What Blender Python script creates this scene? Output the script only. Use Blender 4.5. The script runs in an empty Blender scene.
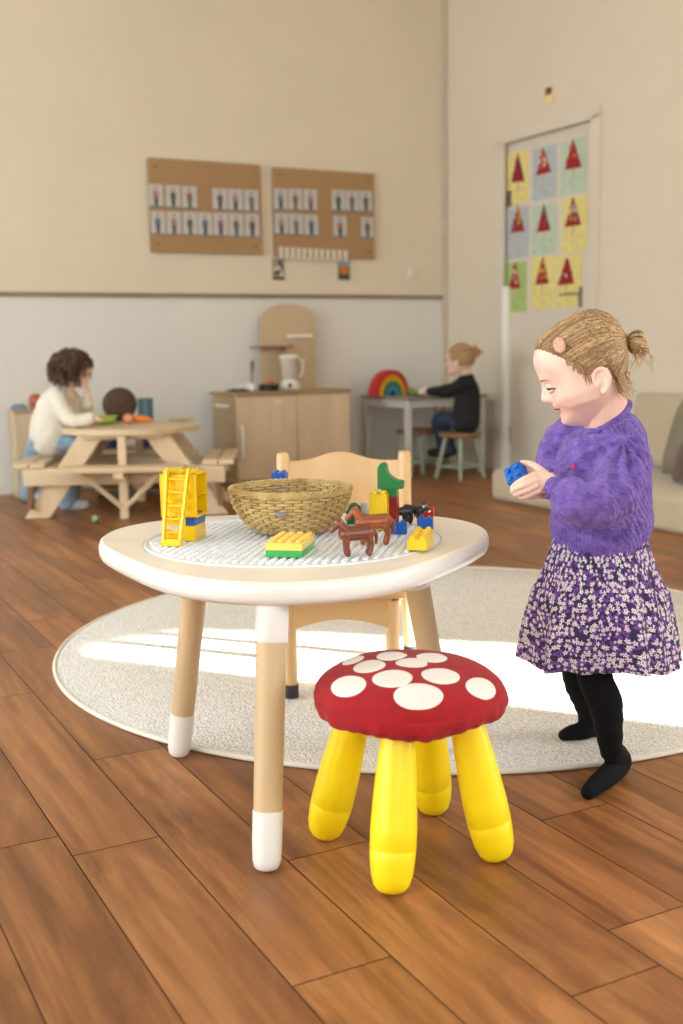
import bpy, math, random
import numpy as np
from mathutils import Vector, Matrix, noise as mnoise
random.seed(7)
PI = math.pi
C = bpy.context.scene.collection
# ---------------------------------------------------------------- camera model
FPX, PIT, ROL, CH = 1125.0, math.radians(8.4), math.radians(-0.88), 0.85
CX, CY = 341.5, 512.0
TH = math.radians(27.9)                      # the room's walls are turned by this much
cp, sp, cr, sr = math.cos(PIT), math.sin(PIT), math.cos(ROL), math.sin(ROL)
def ray(x, y):
    a, b = (x-CX)/FPX, (y-CY)/FPX
    X = cr*a+sr*b; yy = -sr*a+cr*b
    return Vector((X, cp-yy*sp, -sp-yy*cp))
def fl(x, y, z=0.0):
    r = ray(x, y); t = (z-CH)/r.z
    return Vector((r.x*t, r.y*t, z))
def P(x, y, Y):
    r = ray(x, y)
    return Vector((r.x*Y/r.y, Y, CH+r.z*Y/r.y))
def proj(p):
    X, Y, Z = p[0], p[1], p[2]-CH
    z = Y*cp-Z*sp; y = -(Z*cp+Y*sp)
    x, y = cr*X-sr*y, sr*X+cr*y
    return FPX*x/z+CX, FPX*y/z+CY
cT, sT = math.cos(TH), math.sin(TH)
def R(u, v, z=0.0): return Vector((u*cT-v*sT, u*sT+v*cT, z))
def UV(p): return p[0]*cT+p[1]*sT, -p[0]*sT+p[1]*cT
def on_v(px, py, v):                         # point of the plane v = const (parallel to the back wall)
    r = ray(px, py); rv = -r.x*sT+r.y*cT; t = v/rv
    p = r*t; return (p.x*cT+p.y*sT, p.z+CH)
def on_u(px, py, u):
    r = ray(px, py); ru = r.x*cT+r.y*sT; t = u/ru
    p = r*t; return (-p.x*sT+p.y*cT, p.z+CH)
# ---------------------------------------------------------------- materials
def lin(c):
    def f(v):
        v = v/255.0
        return v/12.92 if v <= 0.04045 else ((v+0.055)/1.055)**2.4
    return (f(c[0]), f(c[1]), f(c[2]), 1.0)
class NT:
    def __init__(s, m): s.t = m.node_tree; s.n = s.t.nodes; s.l = s.t.links
    def new(s, ty, **kw):
        n = s.n.new(ty)
        for k, v in kw.items():
            if k in n.inputs: n.inputs[k].default_value = v
            else: setattr(n, k, v)
        return n
    def link(s, a, b): s.l.new(a, b)
_mats = {}
def mat(name, col, rough=0.6, var=0.06, scale=8.0, bump=0.0, bscale=60.0, metal=0.0, stretch=(1, 1, 1), coat=0.0, spec=None, trans=0.0, sub=0.0, sheen=0.0, detail=4.0, col2=None, alpha=1.0, contrast=None):
    if name in _mats: return _mats[name]
    m = bpy.data.materials.new(name); m.use_nodes = True
    t = NT(m); b = t.n['Principled BSDF']
    b.inputs['Roughness'].default_value = rough; b.inputs['Metallic'].default_value = metal
    b.inputs['Coat Weight'].default_value = coat; b.inputs['Transmission Weight'].default_value = trans
    b.inputs['Subsurface Weight'].default_value = sub
    if sub: b.inputs['Subsurface Radius'].default_value = (0.012, 0.005, 0.003); b.inputs['Subsurface Scale'].default_value = 0.6
    b.inputs['Sheen Weight'].default_value = sheen
    if spec is not None: b.inputs['Specular IOR Level'].default_value = spec
    c = lin(col)
    tc = t.new('ShaderNodeTexCoord'); mp = t.new('ShaderNodeMapping'); mp.inputs['Scale'].default_value = stretch
    t.link(tc.outputs['Object'], mp.inputs['Vector'])
    nz = t.new('ShaderNodeTexNoise'); nz.inputs['Scale'].default_value = scale; nz.inputs['Detail'].default_value = detail
    t.link(mp.outputs[0], nz.inputs['Vector'])
    rp = t.new('ShaderNodeValToRGB')
    lo, hi = contrast or (0.3, 0.7)
    rp.color_ramp.elements[0].position = lo; rp.color_ramp.elements[1].position = hi
    if col2 is None:
        rp.color_ramp.elements[0].color = (c[0]*(1-var), c[1]*(1-var), c[2]*(1-var), 1)
        rp.color_ramp.elements[1].color = (min(1, c[0]*(1+var)), min(1, c[1]*(1+var)), min(1, c[2]*(1+var)), 1)
    else:
        rp.color_ramp.elements[0].color = lin(col2); rp.color_ramp.elements[1].color = c
    t.link(nz.outputs['Fac'], rp.inputs[0]); t.link(rp.outputs[0], b.inputs['Base Color'])
    if bump:
        n2 = t.new('ShaderNodeTexNoise'); n2.inputs['Scale'].default_value = bscale; n2.inputs['Detail'].default_value = 3
        t.link(mp.outputs[0], n2.inputs['Vector'])
        bp = t.new('ShaderNodeBump'); bp.inputs['Strength'].default_value = bump; bp.inputs['Distance'].default_value = 0.01
        t.link(n2.outputs['Fac'], bp.inputs['Height']); t.link(bp.outputs[0], b.inputs['Normal'])
    _mats[name] = m
    return m
def wood(name, col, dark, axis='X', scale=6.0, rough=0.5, coat=0.0):
    st = {'X': (0.12, 1, 1), 'Y': (1, 0.12, 1), 'Z': (1, 1, 0.12)}[axis]
    return mat(name, col, rough, scale=scale*3, stretch=st, col2=dark, detail=5, coat=coat, bump=0.05, bscale=40, contrast=(0.2, 0.62))
# ---------------------------------------------------------------- mesh builder
class MB:
    def __init__(s): s.v = []; s.f = []; s.m = []; s.k = 0
    def add(s, vs, fs, k=None):
        b = len(s.v); s.v += [tuple(v) for v in vs]
        s.f += [tuple(b+i for i in f) for f in fs]; s.m += [s.k if k is None else k]*len(fs)
        return s
    def box(s, c, d, rz=0, M=None, k=None):
        x, y, z = d[0]/2, d[1]/2, d[2]/2
        vs = [Vector((a*x, b*y, e*z)) for a in (-1, 1) for b in (-1, 1) for e in (-1, 1)]
        if M is None: M = Matrix.Rotation(rz, 3, 'Z')
        vs = [M @ v + Vector(c) for v in vs]
        return s.add(vs, [(0, 1, 3, 2), (4, 6, 7, 5), (0, 4, 5, 1), (2, 3, 7, 6), (0, 2, 6, 4), (1, 5, 7, 3)], k)
    def box2(s, lo, hi, k=None):
        return s.box([(a+b)/2 for a, b in zip(lo, hi)], [abs(b-a) for a, b in zip(lo, hi)], k=k)
    def loft(s, rings, cap=True, k=None, closed=True):
        n = len(rings[0]); vs = [p for r in rings for p in r]; fs = []
        for i in range(len(rings)-1):
            for j in range(n if closed else n-1):
                a, b = i*n+j, i*n+(j+1) % n
                fs.append((a, b, b+n, a+n))
        if cap:
            fs.append(tuple(range(n-1, -1, -1))); o = (len(rings)-1)*n; fs.append(tuple(o+j for j in range(n)))
        return s.add(vs, fs, k)
    def tube(s, pts, rad, seg=12, cap=True, k=None, flat=1.0, closed=False, up=None):
        pts = [Vector(p) for p in pts]; n = len(pts)
        if not hasattr(rad, '__len__'): rad = [rad]*n
        def tan(i):
            if closed: return (pts[(i+1) % n]-pts[i-1]).normalized()
            a = pts[max(0, i-1)]; b = pts[min(n-1, i+1)]
            return (b-a).normalized() if (b-a).length > 1e-9 else Vector((0, 0, 1))
        t0 = tan(0); ref = Vector(up) if up else (Vector((0, 0, 1)) if abs(t0.z) < 0.9 else Vector((1, 0, 0)))
        nx = ref.cross(t0).normalized(); rings = []
        for i in range(n):
            t = tan(i); nx = (nx-t*nx.dot(t)).normalized(); ny = t.cross(nx)
            r = rad[i]; ra, rb = (r if not hasattr(r, '__len__') else r[0]), (r*flat if not hasattr(r, '__len__') else r[1])
            rings.append([pts[i]+nx*ra*math.cos(2*PI*j/seg)+ny*rb*math.sin(2*PI*j/seg) for j in range(seg)])
        if closed: rings.append(rings[0]); cap = False
        return s.loft(rings, cap, k)
    def caps(s, pts, rad, seg=12, k=None, flat=1.0, up=None):
        """a tube with rounded ends, through the given points (smoothed)"""
        pts = [Vector(p) for p in pts]; rad = list(rad) if hasattr(rad, '__len__') else [rad]*len(pts)
        P2, R2 = smooth_path(pts, rad)
        d0 = (P2[0]-P2[1]).normalized(); d1 = (P2[-1]-P2[-2]).normalized()
        A, RA = [], []
        for a in (85, 65, 42, 20):
            a = math.radians(a); A.append(P2[0]+d0*R2[0]*math.sin(a)); RA.append(R2[0]*math.cos(a))
        B, RB = [], []
        for a in (20, 42, 65, 85):
            a = math.radians(a); B.append(P2[-1]+d1*R2[-1]*math.sin(a)); RB.append(R2[-1]*math.cos(a))
        return s.tube(A+P2+B, RA+R2+RB, seg, True, k, flat, up=up)
    def lathe(s, prof, c=(0, 0, 0), seg=32, k=None, M=None, cap=True, fn=None):
        rings = []
        for r, z in prof:
            ring = []
            for j in range(seg):
                a = 2*PI*j/seg; q = Vector((r*math.cos(a), r*math.sin(a), z))
                if fn: q = fn(q, a)
                if M is not None: q = M @ q
                ring.append(q+Vector(c))
            rings.append(ring)
        return s.loft(rings, cap, k)
    def ball(s, c, r, seg=16, k=None, M=None):
        r = (r, r, r) if not hasattr(r, '__len__') else r
        rings = []
        n = max(6, seg//2+1)
        for i in range(n):
            a = -PI/2+PI*(i+0.02)/(n-1+0.04) if False else -PI/2+PI*(i+0.15)/(n-1+0.3)
            rr, z = math.cos(a), math.sin(a); ring = []
            for j in range(seg):
                b = 2*PI*j/seg; q = Vector((r[0]*rr*math.cos(b), r[1]*rr*math.sin(b), r[2]*z))
                if M is not None: q = M @ q
                ring.append(q+Vector(c))
            rings.append(ring)
        return s.loft(rings, True, k)
    def prism(s, poly, z0, z1, k=None, fn=None):
        """poly in 2D extruded z0..z1; fn maps (a,b,z) to 3D"""
        fn = fn or (lambda a, b, z: (a, b, z)); n = len(poly)
        ar = sum(poly[i][0]*poly[(i+1) % n][1]-poly[(i+1) % n][0]*poly[i][1] for i in range(n))
        if ar < 0: poly = poly[::-1]
        vs = [fn(a, b, z0) for a, b in poly]+[fn(a, b, z1) for a, b in poly]
        fs = [tuple(range(n-1, -1, -1)), tuple(range(n, 2*n))]
        fs += [(i, (i+1) % n, n+(i+1) % n, n+i) for i in range(n)]
        return s.add(vs, fs, k)
    def move(s, d):
        s.v = [(v[0]+d[0], v[1]+d[1], v[2]+d[2]) for v in s.v]; return s
    def xf(s, M):
        s.v = [tuple(M @ Vector(v)) for v in s.v]; return s
def catmull(a, b, c, d, t):
    return 0.5*((2*b)+(c-a)*t+(2*a-5*b+4*c-d)*t*t+(3*b-a-3*c+d)*t*t*t)
def smooth_path(pts, rad, k=4):
    if len(pts) < 3: 
        return [pts[0].lerp(pts[1], i/k) for i in range(k+1)], [rad[0]+(rad[1]-rad[0])*i/k for i in range(k+1)]
    Pp, Rr = [], []
    n = len(pts)
    for i in range(n-1):
        a, b, c, d = pts[max(0, i-1)], pts[i], pts[i+1], pts[min(n-1, i+2)]
        ra, rb, rc, rd = rad[max(0, i-1)], rad[i], rad[i+1], rad[min(n-1, i+2)]
        for j in range(k):
            t = j/k; Pp.append(catmull(a, b, c, d, t)); Rr.append(catmull(ra, rb, rc, rd, t))
    Pp.append(pts[-1]); Rr.append(rad[-1])
    return Pp, Rr
def interp(xs, ys, x):
    return float(np.interp(x, xs, ys))
def sinterp(xs, ys, x):
    """smooth (catmull) interpolation of a table"""
    if x <= xs[0]: return ys[0]
    if x >= xs[-1]: return ys[-1]
    i = 0
    while xs[i+1] < x: i += 1
    t = (x-xs[i])/(xs[i+1]-xs[i])
    m0 = (ys[i+1]-ys[max(0, i-1)])/(xs[i+1]-xs[max(0, i-1)])*(xs[i+1]-xs[i])
    j = min(len(xs)-1, i+2)
    m1 = (ys[j]-ys[i])/(xs[j]-xs[i])*(xs[i+1]-xs[i])
    return (2*t**3-3*t*t+1)*ys[i]+(t**3-2*t*t+t)*m0+(-2*t**3+3*t*t)*ys[i+1]+(t**3-t*t)*m1
def obj(name, mb, mats, parent=None, loc=None, rz=None, smooth=35, bevel=0, bseg=2, subsurf=0, me=None):
    if me is None:
        me = bpy.data.meshes.new(name); me.from_pydata([tuple(v) for v in mb.v], [], mb.f)
        me.polygons.foreach_set('material_index', mb.m)
    for m in (mats if isinstance(mats, (list, tuple)) else [mats]): me.materials.append(m)
    if smooth:
        me.polygons.foreach_set('use_smooth', [True]*len(me.polygons))
        if smooth < 180: me.set_sharp_from_angle(angle=math.radians(smooth))
    me.update()
    o = bpy.data.objects.new(name, me); C.objects.link(o)
    if parent is not None: o.parent = parent
    if loc is not None: o.location = loc
    if rz is not None: o.rotation_euler = (0, 0, rz)
    if bevel:
        b = o.modifiers.new('bevel', 'BEVEL'); b.width = bevel; b.segments = bseg; b.limit_method = 'ANGLE'; b.angle_limit = math.radians(40); b.harden_normals = False
    if subsurf:
        b = o.modifiers.new('sub', 'SUBSURF'); b.levels = b.render_levels = subsurf
    return o
def thing(name, label, cat, loc=(0, 0, 0), rz=0.0, group=None):
    o = bpy.data.objects.new(name, None); C.objects.link(o); o.empty_display_size = 0.05
    o.location = loc; o.rotation_euler = (0, 0, rz); o['label'] = label; o['category'] = cat
    if group: o['group'] = group
    return o
def tag(o, label, cat, group=None):
    o['label'] = label; o['category'] = cat
    if group: o['group'] = group
    return o
def struct(name, mb, mats, loc=None, rz=None, **kw):
    o = obj(name, mb, mats, None, loc, rz, **kw); o['kind'] = 'structure'; return o
def dup(root, loc=None, rz=None, label=None, group=None, full=None):
    r = root.copy(); C.objects.link(r)
    if loc is not None: r.location = loc
    if rz is not None: r.rotation_euler = (0, 0, rz)
    if full is not None: r.matrix_world = full
    if label: r['label'] = label
    if group: r['group'] = group
    for ch in list(root.children):
        c = ch.copy(); C.objects.link(c); c.parent = r
        for g in ch.children:
            d = g.copy(); C.objects.link(d); d.parent = c
    return r
def remeshed(mb, voxel, smooth_it=4, fac=0.5):
    """union of the closed shapes of mb as one continuous surface"""
    me = bpy.data.meshes.new('tmp'); me.from_pydata([tuple(v) for v in mb.v], [], mb.f)
    o = bpy.data.objects.new('tmp', me); C.objects.link(o)
    r = o.modifiers.new('r', 'REMESH'); r.mode = 'VOXEL'; r.voxel_size = voxel; r.adaptivity = 0
    if smooth_it:
        s = o.modifiers.new('s', 'SMOOTH'); s.factor = fac; s.iterations = smooth_it
    dg = bpy.context.evaluated_depsgraph_get(); dg.update()
    out = bpy.data.meshes.new_from_object(o.evaluated_get(dg))
    bpy.data.objects.remove(o); bpy.data.meshes.remove(me)
    out.materials.clear()
    return out
def co(me):
    a = np.empty(len(me.vertices)*3); me.vertices.foreach_get('co', a); return a.reshape(-1, 3)
def setco(me, a): me.vertices.foreach_set('co', a.ravel()); me.update()
def normals(me):
    a = np.empty(len(me.vertices)*3); me.vertices.foreach_get('normal', a); return a.reshape(-1, 3)
# ---------------------------------------------------------------- camera
cd = bpy.data.cameras.new('camera'); cam = bpy.data.objects.new('camera', cd); C.objects.link(cam)
cd.sensor_fit = 'HORIZONTAL'; cd.sensor_width = 24.0; cd.lens = FPX/683*24.0
cd.clip_start = 0.05; cd.clip_end = 60
cd.dof.use_dof = True; cd.dof.focus_distance = 2.15; cd.dof.aperture_fstop = 3.4
cam.location = (0, 0, CH)
r3 = Vector((1, 0, 0)); fwd = Vector((0, cp, -sp)); dn = Vector((0, -sp, -cp))
xr = r3*cr + dn*(-sr)*-1 if False else None
# image x axis in world: d(proj x) direction; from ray(): X grows with a*cr, yy grows with -sr*a
ix = r3*cr + dn*(-sr); iy = r3*sr + dn*cr
cam.matrix_world = Matrix(((ix.x, -iy.x, -fwd.x, 0), (ix.y, -iy.y, -fwd.y, 0), (ix.z, -iy.z, -fwd.z, CH), (0, 0, 0, 1)))
bpy.context.scene.camera = cam
vs_ = bpy.context.scene.view_settings
vs_.view_transform = 'Standard'; vs_.look = 'None'; vs_.gamma = 1.0; vs_.use_curve_mapping = False; vs_.exposure = 0.22
bpy.context.scene.cycles.use_denoising = True
bpy.context.scene.cycles.max_bounces = 8
bpy.context.scene.cycles.diffuse_bounces = 5
bpy.context.scene.cycles.sample_clamp_indirect = 4.0
# ================================================================ the room
U1, V1, HC = 4.50, 6.86, 3.75               # right wall, back wall, ceiling
U0, V0 = -2.3, -1.6                         # left wall, wall behind the camera
m_wall = mat('wall_paint_beige', (217, 206, 187), 0.85, var=0.02, scale=2, bump=0.03, bscale=200)
m_wall_low = mat('wall_paint_white', (222, 220, 216), 0.8, var=0.015, scale=2, bump=0.02, bscale=200)
m_ceil = mat('ceiling_paint', (225, 215, 195), 0.9, var=0.02)
m_white = mat('white_lacquer', (232, 230, 226), 0.45, var=0.015)
m_offwhite = mat('door_paint', (214, 205, 190), 0.55, var=0.02)
TZ = 1.18
# --- floor of wooden planks, each plank its own tone
def floor_material():
    m = bpy.data.materials.new('wood_planks'); m.use_nodes = True; t = NT(m); b = t.n['Principled BSDF']
    at = t.new('ShaderNodeAttribute'); at.attribute_name = 'plank'
    sepc = t.new('ShaderNodeSeparateColor'); t.link(at.outputs['Color'], sepc.inputs[0])
    tc = t.new('ShaderNodeTexCoord'); mp = t.new('ShaderNodeMapping'); mp.inputs['Scale'].default_value = (1, 0.16, 1)
    t.link(tc.outputs['Object'], mp.inputs['Vector'])
    off = t.new('ShaderNodeVectorMath', operation='MULTIPLY_ADD'); off.inputs[1].default_value = (9, 9, 9)
    t.link(at.outputs['Color'], off.inputs[0]); t.link(mp.outputs[0], off.inputs[2])
    n1 = t.new('ShaderNodeTexNoise', Scale=6.0, Detail=7.0, Roughness=0.66, Distortion=1.6); t.link(off.outputs[0], n1.inputs['Vector'])
    mp2 = t.new('ShaderNodeMapping'); mp2.inputs['Scale'].default_value = (1, 0.14, 1); t.link(off.outputs[0], mp2.inputs['Vector'])
    n2 = t.new('ShaderNodeTexNoise', Scale=70.0, Detail=5.0, Roughness=0.65, Distortion=0.6); t.link(mp2.outputs[0], n2.inputs['Vector'])
    # rings of the grain: distorted bands
    wv = t.new('ShaderNodeTexWave', Scale=5.5, Distortion=9.0, Detail=3.0); wv.inputs['Detail Scale'].default_value = 0.9
    wv.bands_direction = 'X'; t.link(off.outputs[0], wv.inputs['Vector'])
    rp = t.new('ShaderNodeValToRGB'); e = rp.color_ramp.elements
    e[0].position = 0.33; e[0].color = lin((120, 75, 43)); e[1].position = 0.66; e[1].color = lin((182, 126, 79))
    e.new(0.5).color = lin((154, 101, 59))
    t.link(n1.outputs['Fac'], rp.inputs[0])
    mx = t.new('ShaderNodeMix', data_type='RGBA', blend_type='MULTIPLY'); mx.inputs[0].default_value = 0.36
    r2 = t.new('ShaderNodeValToRGB'); r2.color_ramp.elements[0].position = 0.05; r2.color_ramp.elements[0].color = (0.55, 0.5, 0.45, 1); r2.color_ramp.elements[1].position = 0.45
    t.link(wv.outputs['Fac'], r2.inputs[0]); t.link(rp.outputs[0], mx.inputs[6]); t.link(r2.outputs[0], mx.inputs[7])
    mx2 = t.new('ShaderNodeMix', data_type='RGBA', blend_type='MULTIPLY'); mx2.inputs[0].default_value = 0.6
    r3_ = t.new('ShaderNodeValToRGB'); r3_.color_ramp.elements[0].position = 0.3; r3_.color_ramp.elements[0].color = (0.6, 0.55, 0.5, 1); r3_.color_ramp.elements[1].position = 0.6
    t.link(n2.outputs['Fac'], r3_.inputs[0]); t.link(mx.outputs[2], mx2.inputs[6]); t.link(r3_.outputs[0], mx2.inputs[7])
    hs = t.new('ShaderNodeHueSaturation'); t.link(mx2.outputs[2], hs.inputs['Color'])
    mr = t.new('ShaderNodeMapRange'); mr.inputs['To Min'].default_value = 0.88; mr.inputs['To Max'].default_value = 1.08
    t.link(sepc.outputs[0], mr.inputs['Value']); t.link(mr.outputs[0], hs.inputs['Value'])
    t.link(hs.outputs[0], b.inputs['Base Color'])
    mr2 = t.new('ShaderNodeMapRange'); mr2.inputs['To Min'].default_value = 0.33; mr2.inputs['To Max'].default_value = 0.5
    t.link(n1.outputs['Fac'], mr2.inputs['Value']); t.link(mr2.outputs[0], b.inputs['Roughness'])
    bp = t.new('ShaderNodeBump', Strength=0.12, Distance=0.002); t.link(n2.outputs['Fac'], bp.inputs['Height']); t.link(bp.outputs[0], b.inputs['Normal'])
    b.inputs['Specular IOR Level'].default_value = 0.45
    return m
def build_floor():
    mb = MB(); cols = []; rnd = random.Random(3)
    known = {0: 1.905, 1: 1.814, 2: 1.274, 3: 1.615, 4: 1.072, 6: 1.532}
    L = 0.966; W = 0.155; g = 0.0012
    k0 = int((U0-0.278)//W)-1; k1 = int((U1-0.278)//W)+1
    for k in range(k0, k1+1):
        a = max(U0-.1, 0.278+k*W-W+W); b_ = min(U1+.1, a+W)
        a = 0.278+k*W; b_ = a+W
        if b_ < U0-0.1 or a > U1+0.1: continue
        o = known.get(k, rnd.random()*L)
        j = math.floor((V0-0.2-o)/L)
        while o+j*L < V1+0.1:
            c, d = o+j*L, o+(j+1)*L; j += 1
            t0, b0 = 0.0, 0.0015
            mb.add([(a+g, c+g, 0), (b_-g, c+g, 0), (b_-g, d-g, 0), (a+g, d-g, 0)], [(0, 1, 2, 3)], 0)
            cols.append((rnd.random(), rnd.random(), rnd.random()))
    n = len(cols)
    mb.box2((U0-.2, V0-.2, -0.12), (U1+.2, V1+.2, -0.0012), 1)
    o = struct('floor', mb, [floor_material(), mat('floor_groove', (62, 38, 24), 0.8)], (0, 0, 0), TH, smooth=0)
    ca = o.data.color_attributes.new('plank', 'FLOAT_COLOR', 'CORNER')
    for i, p in enumerate(o.data.polygons):
        c = cols[i] if i < n else (0, 0, 0)
        for li in p.loop_indices: ca.data[li].color = (*c, 1)
build_floor()
# --- back wall: beige above the rail, white below
w = MB(); w.box2((U0-.2, V1, 0), (U1+.2, V1+.2, TZ), 1); w.box2((U0-.2, V1, TZ), (U1+.2, V1+.2, HC), 0)
struct('wall_back', w, [m_wall, m_wall_low], (0, 0, 0), TH, smooth=0)
w = MB(); w.box2((U0-.2, V1-0.022, TZ-0.012), (U1-0.02, V1, TZ+0.014))
struct('trim_1', w, wood('rail_wood', (150, 128, 102), (126, 105, 82), 'X'), (0, 0, 0), TH, bevel=0.003)
# --- right wall with the doorway cut out
D0, D1 = on_u(596.5, 200, U1)[0], on_u(501, 300, U1)[0]   # door opening along v
DZ = on_u(503, 144, U1)[1]-0.0
w = MB(); w.box2((U1, 0.1, 0), (U1+.2, D0, HC)); w.box2((U1, D1, 0), (U1+.2, V1+.2, HC)); w.box2((U1, D0, DZ), (U1+.2, D1, HC))
struct('wall_right', w, m_wall, (0, 0, 0), TH, smooth=0)
w = MB(); w.box2((U1-.035, V1-.03, 0), (U1, V1, HC))
struct('trim_2', w, mat('corner_batten', (196, 184, 166), 0.7), (0, 0, 0), TH, smooth=0, bevel=0.006)
# --- left wall with two broad windows, their frames and sills
WIN = [(-0.6, 2.3), (2.9, 6.2)]; WZ0, WZ1 = 0.75, 2.7
def wall_with_holes(lo, hi, holes, fix, th, axis):
    """wall along `axis` from lo to hi; holes [(a,b,z0,z1)]"""
    w = MB()
    def bx(a, b, z0, z1):
        if axis == 'v': w.box2((min(fix, fix+th), a, z0), (max(fix, fix+th), b, z1))
        else: w.box2((a, min(fix, fix+th), z0), (b, max(fix, fix+th), z1))
    c = lo
    for a, b, z0, z1 in holes:
        bx(c, a, 0, HC); bx(a, b, 0, z0); bx(a, b, z1, HC); c = b
    bx(c, hi, 0, HC)
    return w
struct('wall_left', wall_with_holes(V0-.2, V1+.2, [(a, b, WZ0, WZ1) for a, b in WIN], U0, -0.2, 'v'), m_wall, (0, 0, 0), TH, smooth=0)
for i, (a, b) in enumerate(WIN):
    f = MB()
    for q in (a+.03, (a+b)/2, b-.03): f.box((U0-.1, q, (WZ0+WZ1)/2), (.06, .06, WZ1-WZ0))
    for z in (WZ0+.03, WZ1-.03): f.box((U0-.1, (a+b)/2, z), (.06, b-a, .06))
    f.box((U0-.02, (a+b)/2, WZ0-.015), (.3, b-a+.1, .03))
    struct('window_%d' % (i+1), f, m_white, (0, 0, 0), TH, smooth=0)
# --- wall behind the camera: an unseen window added for soft fill and the one the low sun comes through
SUNU = Vector((-1.54, 0.68, 0)).normalized()        # direction in which the sunlight travels over the floor
SEL = math.radians(12.0)
sdu, sdv = SUNU.x*cT+SUNU.y*sT, -SUNU.x*sT+SUNU.y*cT
JU = 4.422                                            # the jamb whose shadow ends the sunlit strip
w = wall_with_holes(U0-.2, 5.9, [(-1.7, 2.1, .8, 2.75), (JU, 5.45, .12, 1.352)], V0, -0.25, 'u')
struct('wall_front', w, m_wall, (0, 0, 0), TH, smooth=0)
f = MB()
for q in (-1.67, 0.2, 2.07): f.box((q, V0-.12, 1.775), (.06, .06, 1.95))
for z in (.83, 2.72): f.box((.2, V0-.12, z), (3.8, .06, .06))
struct('window_3', f, m_white, (0, 0, 0), TH, smooth=0)
# the right wall steps back beside the camera, into a bay
w = MB(); w.box2((U1, -0.1, 0), (5.9, 0.1, HC)); struct('wall_return', w, m_wall, (0, 0, 0), TH, smooth=0)
struct('wall_bay', wall_with_holes(V0-.2, 0, [(-1.45, -.2, .45, 2.7)], 5.7, .2, 'v'), m_wall, (0, 0, 0), TH, smooth=0)
f = MB()
for q in (-1.42, -.82, -.23): f.box((5.8, q, 1.575), (.06, .06, 2.25))
for z in (.48, 2.67): f.box((5.8, -.825, z), (.06, 1.25, .06))
struct('window_4', f, m_white, (0, 0, 0), TH, smooth=0)
w = MB(); w.box2((U0-.2, V0-.3, HC), (5.9, V1+.2, HC+.15)); struct('ceiling', w, m_ceil, (0, 0, 0), TH, smooth=0)
# unseen folded sheet, added so its slanting edge bounds the strip of sun
def build_sun_mask():
    mb = MB(); edge = [(2.45, 4.70), (1.4, 4.78), (1.279, 4.81), (1.197, 4.983), (1.138, 5.013), (1.042, 5.138), (.9, 5.22), (.7, 5.3), (0.5, 5.36), (0.06, 5.4)]
    zs = [e[0] for e in edge]; us = [e[1] for e in edge]; n = 60
    rings = []
    for z, u in zip(zs, us):
        ring = []
        for j in range(n+1):
            t = j/n; uu = u+(5.66-u)*t; ring.append((uu, V0+0.05+0.02*math.sin(t*2*PI*9), z))
        for j in range(n, -1, -1):
            t = j/n; uu = u+(5.66-u)*t; ring.append((uu, V0+0.055+0.02*math.sin(t*2*PI*9), z))
        rings.append(ring)
    mb.loft(rings)
    o = obj('sun_mask', mb, mat('mask_linen', (205, 196, 178), 0.9), None, (0, 0, 0), TH, smooth=60)
    tag(o, 'unseen linen sheet added to shape the strip of sun', 'sun_mask')
build_sun_mask()
# ================================================================ the light: low sun, daylight through the windows
world = bpy.data.worlds.new('world'); bpy.context.scene.world = world; world.use_nodes = True
wt = world.node_tree; bg = wt.nodes['Background']
sky = wt.nodes.new('ShaderNodeTexSky'); sky.sky_type = 'HOSEK_WILKIE'; sky.turbidity = 3.5
sky.sun_direction = (-SUNU.x*math.cos(SEL), -SUNU.y*math.cos(SEL), math.sin(SEL))
wt.links.new(sky.outputs[0], bg.inputs[0]); bg.inputs[1].default_value = 0.6
sl = bpy.data.lights.new('sun', 'SUN'); so = bpy.data.objects.new('sun', sl); C.objects.link(so)
sd = Vector((SUNU.x*math.cos(SEL), SUNU.y*math.cos(SEL), -math.sin(SEL)))
so.rotation_euler = sd.to_track_quat('-Z', 'Y').to_euler(); sl.energy = 34; sl.angle = math.radians(0.5); sl.color = (1.0, 0.97, 0.92)
def area(name, c, n, su, sz, e, col):
    l = bpy.data.lights.new(name, 'AREA'); l.shape = 'RECTANGLE'; l.size = su; l.size_y = sz; l.energy = e; l.color = col
    o = bpy.data.objects.new(name, l); C.objects.link(o); o.location = c
    o.rotation_euler = Vector(n).to_track_quat('-Z', 'Z').to_euler()
    return o
nu = R(1, 0); nv = R(0, 1)
WL = (75, 200, 65, 480)
for i, (a, b) in enumerate(WIN):
    area('window_daylight', R(U0-.25, (a+b)/2, (WZ0+WZ1)/2), nu, b-a, WZ1-WZ0, WL[i], (0.80, 0.93, 1.0))
area('window_daylight', R(.2, V0-.3, 1.775), nv, 3.8, 1.95, WL[2], (0.82, 0.94, 1.0))  # soft fill lamp added at the unseen window behind the camera
area('window_daylight', R(5.86, -.825, 1.575), -nu, 1.25, 2.25, WL[3], (0.86, 0.96, 1.0))
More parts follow.
